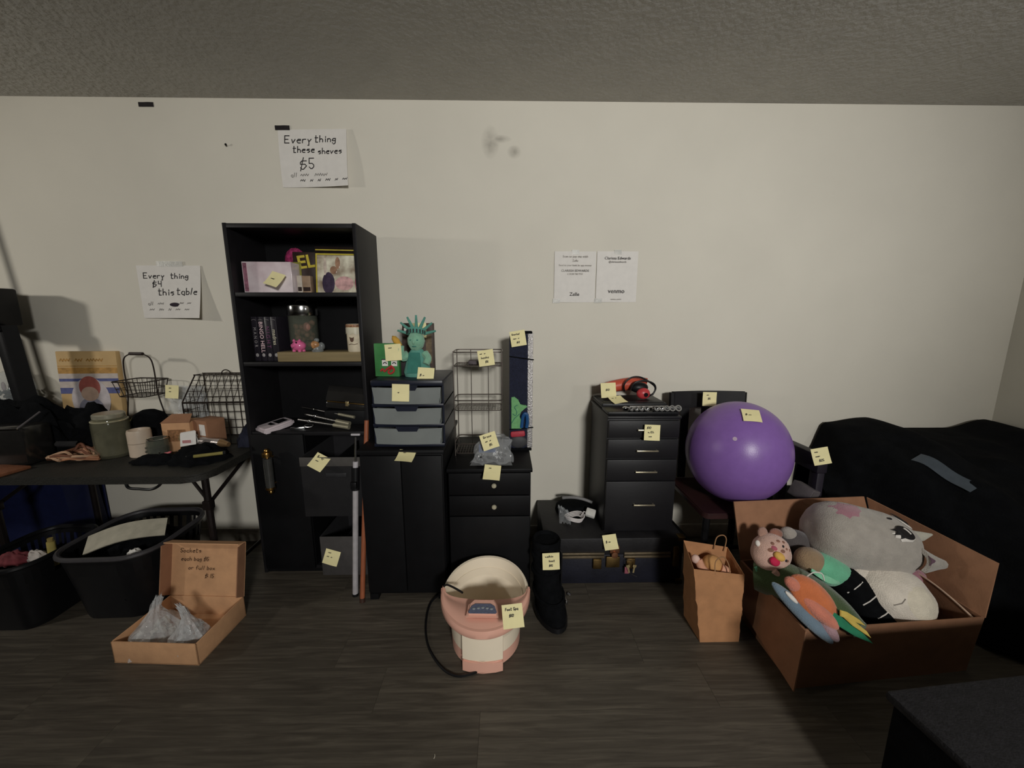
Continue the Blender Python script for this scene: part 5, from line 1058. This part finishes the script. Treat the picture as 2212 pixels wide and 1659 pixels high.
eg.decal([(.34, .84), (.46, .80), (.60, .70), (.66, .60), (.56, .57), (.44, .66), (.36, .76)], 'eye', BF, t, .008, 4)
eg.decal(circ(.16, .62, .055, .03, 12, 10), 'brow_dot', BF, t, .004)
MB().tube([Vector((.155, .048, .05)), Vector((.215, .065, .07)), Vector((.258, .082, .075))], lambda u: .032 * (1 - u) + .004, 12).build('horn', fur('pale_grey_fur', (190, 186, 172)), t)
er = MB().sheet(lambda u, v: (.145 + .10 * v + .012 * math.sin(PI * u), -.050 + (u - .5) * .085 * (1 - v * .78) + .008 * v, .112 + .020 * math.sin(PI * u) - .03 * v), 10, 8, .016).build('ear', GRYF, t)
MB().sheet(lambda u, v: (.158 + .060 * v, -.050 + (u - .5) * .052 * (1 - v * .8) + .008 * v, .130 + .018 * math.sin(PI * u) - .026 * v), 8, 6, .004).build('ear_lining', mat('mauve_lining', (104, 78, 92), .9, bump=.3), er)
# white plush
t = plush('plush_toy', 'white rounded plush belly-up at the front right of the carton', 1920, 1287, 1.335, -25); t.scale = (.95, .97, .95)
eg = Egg(.155, .125, .125, lambda d: 1 + .03 * wob(d.x, d.y, d.z, 2)); eg.body(WHF, t)
eg.decal(circ(.25, -.05, .48, .50), 'belly_patch', fur('cream_belly_fur', (222, 212, 192)), t, .002, 5)
MB().ell((-.115, .025, .02), (.065, .05, .04), rotm(0, 0, -20), 20, 12).build('paw', WHF, t); MB().tube([eg.p(-.42, -.42, .001), eg.p(-.30, -.30, .001), eg.p(-.26, -.14, .001)], .0018, 5).build('stitch_line', mat('grey_thread', (140, 132, 124), .8), t)
o = MB().ell((0, 0, 0), (.05, .035, .04), None, 18, 12); o = o.build('pink_plush', PKF); o.location = at(1972, 1248, Y=1.43); tag(o, 'small bit of pink plush between the grey head and the white belly', 'plush')
# striped dark cushion
t = plush('striped_cushion', 'black cushion with thin white stripes wedged left of the white plush', 1882, 1298, 1.30, -48)
MB().ell((0, 0, -.02), (.165, .075, .06), None, 30, 18, lambda d: 1 + .04 * wob(d.x, d.y, d.z, 2)).build('cushion', BLKF, t)
for x in (-.085, -.03, .03, .09):
    MB().tube([Vector((x + .004 * k, y, -.02 + .061 * math.sqrt(max(0, 1 - (x / .165) ** 2 - (y / .075) ** 2)))) for k, y in enumerate((-.05, -.025, .0, .02))], .0022, 5).build('white_stripe', WH, t)
# teal plush
t = plush('plush_toy', 'mint green plush with a tan end and a small flap, below the grey head', 1782, 1228, 1.385, -24)
eg = Egg(.108, .060, .06, lambda d: 1 - .12 * max(0, -d.x)); MINT = fur('mint_fur', (112, 188, 150)); eg.body(MINT, t)
TANF = fur('tan_fur', (152, 128, 100)); MB().ell((-.064, .004, .004), (.055, .053, .053), None, 24, 16).build('tan_head', TANF, t)
MB().sheet(lambda u, v: (-.085 + .11 * u, -.045 - .018 * math.sin(PI * u) + .022 * v * math.sin(PI * u), .045 + .014 * math.sin(PI * u) + .006 * v), 12, 4, .010).build('flap', fur('pale_mint_fur', (136, 204, 166)), t)
# green long plush
t = thing('plush_toy', 'long dark green plush with yellow chevrons hanging over the carton front', 'plush', at(1755, 1300, Y=1.285)); base = Vector(t.location)
GRN = fur('dark_green_fur', (74, 92, 60)); pth = smooth_path([at(1630, 1240, Y=1.44) - base, at(1690, 1255, Y=1.38) - base, at(1755, 1293, Y=1.29) - base, at(1810, 1325, Y=1.225) - base, at(1858, 1362, Y=1.16) - base], 6)
MB().tube(pth, lambda u: .052 * (.55 + .9 * math.sin(PI * min(.95, u * .8 + .2))) * (1 - .55 * max(0, u - .6)) + .004, 18).build('body', GRN, t)
JADE = mat('jade_felt', (34, 118, 84), .85, bump=.3); YEL = mat('yellow_felt', (198, 172, 84), .85, bump=.2)
def along(px, py, Y, m, poly, name, rz): 
    return MB().prism(poly, .006, FACE @ rotm(0, 0, rz), at(px, py, Y=Y) - base, .002).build(name, m, t)
along(1815, 1336, 1.155, JADE, [(-.06, .03), (-.02, .022), (.05, -.03), (.085, -.075), (.03, -.052), (-.05, -.0)], 'green_stripe', 0)
along(1830, 1330, 1.15, YEL, [(-.022, .018), (.0, .012), (.035, -.012), (.05, -.03), (.0, -.012), (-.028, .0)], 'yellow_chevron', 0)
along(1845, 1347, 1.138, YEL, [(-.032, .018), (.0, .008), (.032, -.022), (.04, -.042), (-.01, -.006)], 'yellow_chevron', 0)
along(1637, 1236, 1.40, MINT, [(-.012, .02), (.0, .022), (.01, -.02), (-.004, -.022)], 'mint_tab', 0)
# orange wing
t = plush('plush_wings', 'orange lobed plush wings with a blue-grey back edge, at the carton front left corner', 1738, 1308, 1.20, -50, 0)
ORG = fur('orange_fur', (206, 116, 72)); BLG = fur('blue_grey_fur', (110, 128, 142)); CORAL = fur('coral_fur', (208, 128, 106))
MB().ell((.0, .036, .012), (.092, .058, .032), None, 26, 16).build('upper_lobe', ORG, t); MB().ell((.03, .012, .022), (.075, .026, .026), rotm(0, 0, 4), 24, 14).build('middle_lobe', CORAL, t)
MB().ell((-.075, .018, .018), (.03, .022, .02), None, 18, 12).build('small_lobe', CORAL, t)
MB().ell((.005, -.026, .0), (.125, .026, .022), None, 26, 14).build('blue_back', BLG, t); MB().ell((.085, .0, .008), (.05, .02, .02), rotm(0, 0, -14), 18, 12).build('tip', fur('mauve_fur', (168, 136, 142)), t)
MB().ell((-.055, -.022, .02), (.026, .008, .006), None, 12, 8).build('white_spot', WH, t)
# spotted plush
t = plush('plush_toy', 'pale pink spotted plush head with yellow beak, at the carton left', 1665, 1194, 1.43, -38); t.scale = (.82, .82, .82)
PNKF = fur('pale_pink_fur', (214, 176, 160)); BRN = mat('brown_felt', (140, 100, 84), .9, bump=.3)
eg = Egg(.088, .098, .08, lambda d: 1 + .02 * wob(d.x, d.y, d.z, 2)); eg.body(PNKF, t)
for cx, cy, rx, ry in ((.0, .62, .10, .08), (-.28, .50, .12, .08), (.22, .36, .09, .07), (.05, .12, .15, .10), (.52, -.12, .12, .08), (-.5, .2, .1, .1), (-.45, -.15, .16, .12), (.62, -.45, .08, .08), (.45, .45, .06, .09)): eg.decal(circ(cx, cy, rx, ry, 12, 30), 'brown_spot', BRN, t, .0012, 2)
for cx, cy in ((.0, .36), (.42, -.16)): eg.decal(circ(cx, cy, .06, .07, 12), 'eye', BF, t, .003, 2)
eg.decal(circ(-.36, .02, .15, .12, 12), 'pink_cheek', fur('rose_fur', (176, 92, 106)), t, .002, 2)
MB().ell(eg.p(-.02, -.22, .006), (.026, .020, .018), None, 16, 10).build('yellow_beak', mat('yellow_plush_felt', (222, 176, 92), .85, bump=.2), t)
MB().ell(eg.p(-.06, -.52, .004), (.024, .022, .014), rotm(0, 0, 30), 16, 10).build('red_mouth', mat('crimson_felt', (196, 30, 74), .8, bump=.2), t)
MB().ell((-.02, .098, .01), (.034, .026, .018), rotm(0, 0, 40), 18, 12).build('ear', fur('brown_pink_fur', (150, 104, 88)), t); MB().ell((-.075, .06, .01), (.024, .03, .016), rotm(0, 0, 10), 18, 12).build('ear', fur('tan_pink_fur', (176, 138, 122)), t)
MB().ell((-.085, -.01, .03), (.012, .016, .010), rotm(0, 0, 30), 10, 8).build('white_bow', WH, t)
t = thing('gold_tassel', 'small shiny gold capped tassel hanging below the spotted plush', 'tassel', at(1692, 1250, Y=1.345), rot=FACE @ rotm(0, 0, -38)); MB().cyl((-.04, .004, .0), (-.012, .0, .0), .012, .009, 12).build('pink_end', PNKF, t); MB().cyl((-.012, 0, 0), (.035, 0, .0), .009, .006, 12).build('gold_cap', mat('gold_foil', (214, 172, 78), .2, .9), t)
t = plush('plush_toy', 'small dark grey plush with a white ear tip, behind the spotted plush', 1718, 1172, 1.51, -20)
MB().ell((0, 0, 0), (.075, .055, .06), None, 24, 16).build('body', fur('charcoal_fur', (88, 82, 82)), t); MB().ell((-.05, .02, .03), (.032, .028, .028), None, 18, 12).build('white_ear_tip', fur('off_white_fur', (168, 160, 152)), t)
heap('brown_blanket', 'dark brown blanket filling the bottom of the carton under the toys', 'blanket', (1.42, 1.40, .012), .58, .34, .235, mat('dark_brown_cloth', (58, 42, 38), .9, bump=.3), 3, amp=.1)
o = MB().tube(smooth_path([(0, 0, 0), (.02, -.004, .02), (.05, -.006, .016), (.062, -.008, -.012)], 5), .0022, 5).build('elastic_loop', WH); o.location = at(1733, 1248, Y=1.31) + Vector((0, -.02, .02)); tag(o, 'short white elastic loop lying on the dark green plush', 'elastic')

# ------------------------------------------------------------------ paper bag
t = thing('paper_bag', 'brown paper shopping bag with twisted handles, on the floor left of the big carton', 'bag', (.90, 1.47, 0), 0)
def bag_ring(z, k):
    w0, d0 = .083 + .018 * k, .075 - .012 * k; sx = -.018 * k
    return [(-w0 + sx - .012 * k, -d0, z), (w0 + sx, -d0, z), (w0 + sx - .004, d0, z), (-w0 + sx, d0, z)]
def bagwall(a, b, name):
    return MB().sheet(lambda u, v: (lambda r, zt: Vector(r[a]).lerp(Vector(r[b]), u) + Vector((0, 0, 0)) + Vector((.004 * wob(u * 4, v * 5, a, 1.5), .004 * wob(u * 3 + 2, v * 5, b, 1.5), 0)) * math.sin(PI * v))(bag_ring(v * (zc[a] * (1 - u) + zc[b] * u), v), 0), 12, 12, .0012).build(name, KRAFT, t)
zc = [.335, .305, .35, .385]
bagwall(0, 1, 'front_panel'); bagwall(1, 2, 'side_panel'); bagwall(2, 3, 'back_panel'); bagwall(3, 0, 'side_panel')
MB().bx(-.08, .08, -.07, .07, .001, .004).build('bottom_panel', KRAFT, t)
MB().tube(smooth_path([(-.04, -.062, .31), (-.035, -.05, .36), (-.0, -.045, .375), (.02, -.055, .34), (.024, -.06, .30)], 5), .0025, 6).build('handle', mat('twisted_paper', (150, 112, 78), .8), t)
MB().tube(smooth_path([(.015, .055, .345), (.022, .055, .40), (.05, .055, .412), (.066, .055, .39), (.06, .055, .335)], 5), .0025, 6).build('handle', mat('twisted_paper', ()), t)
t = thing('cloth_doll', 'peach-pink soft toy lying in the top of the paper bag', 'doll', (.885, 1.478, .275), 0)
SKN = mat('peach_cloth', (206, 152, 124), .9, bump=.2)
MB().ell((.005, .0, -.10), (.05, .04, .09), None, 20, 14).build('body', SKN, t)
MB().ell((.0, .0, .03), (.042, .038, .04), None, 20, 14).build('head', mat('tan_cloth', (196, 146, 92), .9, bump=.2), t)
MB().tube(smooth_path([(-.068, -.01, .06), (-.056, -.025, .03), (-.03, -.035, .01), (.0, -.035, .0)], 5), .017, 12).build('arm', SKN, t); MB().ell((-.078, -.008, .062), (.018, .018, .018), None, 14, 10).build('white_mitten', mat('pinkish_cloth', (220, 186, 172), .9), t)
MB().tube(smooth_path([(.025, -.025, .03), (.045, -.03, .02), (.052, -.02, -.01)], 5), .018, 12).build('leg', SKN, t)

# ------------------------------------------------------------------ boot
t = thing('orthopaedic_boot', 'tall black strapped walking boot standing on the floor left of the trunk', 'boot', (.195, 1.60, 0), 12)
bp = [(.055, .0, .05), (.06, .02, .12), (.062, .02, .2), (.065, .025, .34)]
n = 22
def br(cx, cy, rx, ry, z): return [(cx + rx * math.cos(2 * PI * i / n), cy + ry * math.sin(2 * PI * i / n), z) for i in range(n)]
loft(MB(), [br(.0, -.035, .062, .125, .028), br(0, -.035, .064, .125, .06), br(0, -.01, .062, .10, .10), br(0, .02, .060, .072, .14), br(0, .03, .061, .066, .2), br(0, .03, .066, .068, .335), br(0, .03, .060, .062, .345), br(0, .03, .052, .054, .33)], True, True).build('shaft', BLKF, t)
loft(MB(), [br(0, -.035, .058, .115, .0), br(0, -.035, .07, .135, .012), br(0, -.035, .069, .133, .034)], True, True).build('rocker_sole', BLKP, t)
for z, ry, cy in ((.10, .102, -.01), (.19, .069, .03), (.27, .070, .03)): MB().tube([(.0645 * math.cos(a), cy + ry * math.sin(a), z) for a in [2 * PI * i / 20 for i in range(20)]], .008, 6, True).build('strap', BLKF, t)
MB().box((.067, -.06, .075), (.012, .03, .02), None, .003).build('buckle', STEEL, t)
MB().sheet(lambda u, v: (.062 + .006 * math.sin(u * 3), -.02 + .05 * u, .02 + .26 * v), 3, 6, .006).build('side_upright', BLKP, t)
t = thing('loose_buckle', 'tiny shiny metal buckle on the floor right of the black boot', 'buckle', at(1229, 1284, Z=.006)); MB().tube(arc((0, 0, .002), .009, 0, 360, 12, ay=(0, 1, 0)), .002, 5).build('ring', CHROME, t); MB().box((0, .0, .003), (.018, .003, .003), None).build('prong', CHROME, t)

# ------------------------------------------------------------------ ottoman bottom right
t = thing('dark_ottoman', 'dark box ottoman with a mottled charcoal top in the bottom right corner', 'ottoman', (0, 0, 0))
p0 = at(1912, 1490, Z=.42); e1 = (at(2100, 1659, Z=.42) - p0).normalized(); e2 = Vector((-e1.y, e1.x, 0)); e2 = e2 if e2.x > 0 else -e2
t.location = (p0.x, p0.y, 0); t.rotation_euler.z = math.atan2(e2.y, e2.x)
MB().bx(.012, 1.08, -.50, -.012, .02, .395, .008).build('box_body', BLKF, t)
MB().bx(0, 1.10, -.52, 0, .395, .42, .008).build('cushion_top', mat('mottled_charcoal', (28, 27, 30), .9, var=.45, scale=60, bump=.3, bscale=200), t)
for x in (.06, 1.02):
    for y in (-.46, -.06): MB().cyl((x, y, 0), (x, y, .03), .02, n=10).build('foot', BLK, t)

# ------------------------------------------------------------------ price notes
UPZ = (0, 0, 1); FRT = (0, -1, .12)
def nt(px, py, Y, nrm, up, lines, label, **k): return sticky(at(px, py, Y=Y), nrm, up, lines, label, **k)
nt(595, 605, 1.905, (-.1, -1, .5), (.30, 0, 1), [('', 0), ('~5', .15)], 'yellow note tilted in front of the silver disc set on the top shelf', curl=.012)
nt(690, 999, 1.782, (.05, -.8, .6), (.42, 0, 1), [('B ray', .1), ('~4', .15)], 'yellow note slanting off the rim of the upper bookcase bin', curl=.008)
nt(717, 1203, 1.788, (.0, -1, .1), (.30, 0, 1), [('~4', .12), ('~3 ~2', .1)], 'yellow note stuck on the front of the lower bookcase bin')
nt(877, 988, 1.635, (.05, -.62, .95), (.10, .6, .8), [('~3', .2)], 'yellow note bent over the front edge of the plain black cabinet', curl=.020)
nt(905, 714, 1.975, (.02, -1, .05), (-.02, 0, 1), [('$', .2), ('~2', .25)], 'yellow note at the top of the tall dark brown box behind the plush statue')
nt(850, 761, 1.793, (.0, -1, .02), (-.06, 0, 1), [('~4', .15)], 'yellow note covering the top of the green box')
nt(920, 812, 1.755, (.0, -1, .25), (.06, 0, 1), [('', 0), ('$ ~2', .08)], 'yellow note at the foot of the teal plush statue', curl=.016)
nt(866, 848, 1.675, (.0, -1, .05), (.03, 0, 1), [('', 0), ('~2', .25)], 'yellow note on the top clear drawer of the plastic tower')
nt(1050, 773, 1.848, (.0, -1, .06), (-.14, 0, 1), [('~3 ~2', .05), ('baske', .12), ('$8', .35)], 'yellow note hanging on the top tier of the wire rack')
nt(1057, 953, 1.73, (.05, -1, .45), (-.28, 0, 1), [('Brace', .12), ('~3 ~2', .16), ('$5', .35)], 'yellow note lying on the crumpled clear bag of hardware', curl=.01)
nt(1119, 731, 1.922, (.0, -1, .05), (-.16, 0, 1), [('Snorkel', .04), ('~5 ~2', .1), ('$12', .3)], 'yellow note at the top of the tall navy mesh bag', size=.013)
nt(1063, 1022, 1.655, (.0, -.75, .75), (.10, .6, .8), [('~3', .2)], 'yellow note bent over the front edge of the two-knob cabinet', curl=.012)
nt(1314, 843, 2.02, (-.05, -1, .2), (-.05, 0, 1), [('', 0), ('$10', .25)], 'yellow note left of the orange-red power tool', w=.08)
nt(1334, 866, 1.965, (.05, -.45, 1), (-.30, 1, .3), [('~3 ~2', .1)], 'yellow note lying on the flat black case on the drawer unit', curl=.012)
nt(1334, 897, 1.85, (.0, -.3, 1), (-.25, 1, .3), [('~4', .1)], 'yellow note lying left of the chrome sockets', curl=.006)
nt(1408, 934, 1.776, (.0, -1, .04), (.04, 0, 1), [('$10', .08), ('with', .15), ('~4', .2)], 'yellow note over the top drawer handle of the dark grey drawer unit')
nt(1530, 861, 2.045, (.0, -1, .03), (.02, 0, 1), [('~3', .2), ('$5', .3)], 'yellow note stuck on the top rail of the black chair', off=.012)
bn = Vector((-.12, -.55, .98)).normalized(); sticky(Vector((bc.x, bc.y, SZc + BR - .002)) + bn * (BR * .965 + .004), bn, (.30, 1, .2), [('', 0), ('$ ~3', .1)], 'yellow note lying on top of the purple ball', curl=-.004)
nt(1772, 985, 1.71, (-.1, -1, .2), (-.20, 0, 1), [('~4', .1), ('~5', .1), ('$25', .25)], 'yellow note hanging at the armrest end right of the purple ball', w=.078)
nt(1318, 1171, 1.745, (.02, -.85, .5), (-.10, .2, 1), [('', 0), ('$ ~3', .1)], 'yellow note stuck on the front edge of the trunk lid', curl=.006, w=.07)
nt(1190, 1211, 1.545, (.03, -1, .05), (-.03, 0, 1), [('walkin', .08), ('boot', .3), ('$15', .3)], 'yellow note on the shaft of the black walking boot', size=.014)
nt(1107, 1331, 1.24, (.1, -.8, .75), (-.06, .4, 1), [('Foot Spa', .08), ('$10', .25)], 'yellow note on the pink deck of the foot spa', size=.0135, off=.012)
nt(373, 846, 2.04, (.0, -1, .05), (.06, 0, 1), [('~3', .2), ('~3', .2)], 'yellow note on the clear plastic bag behind the small cardboard box', w=.07)
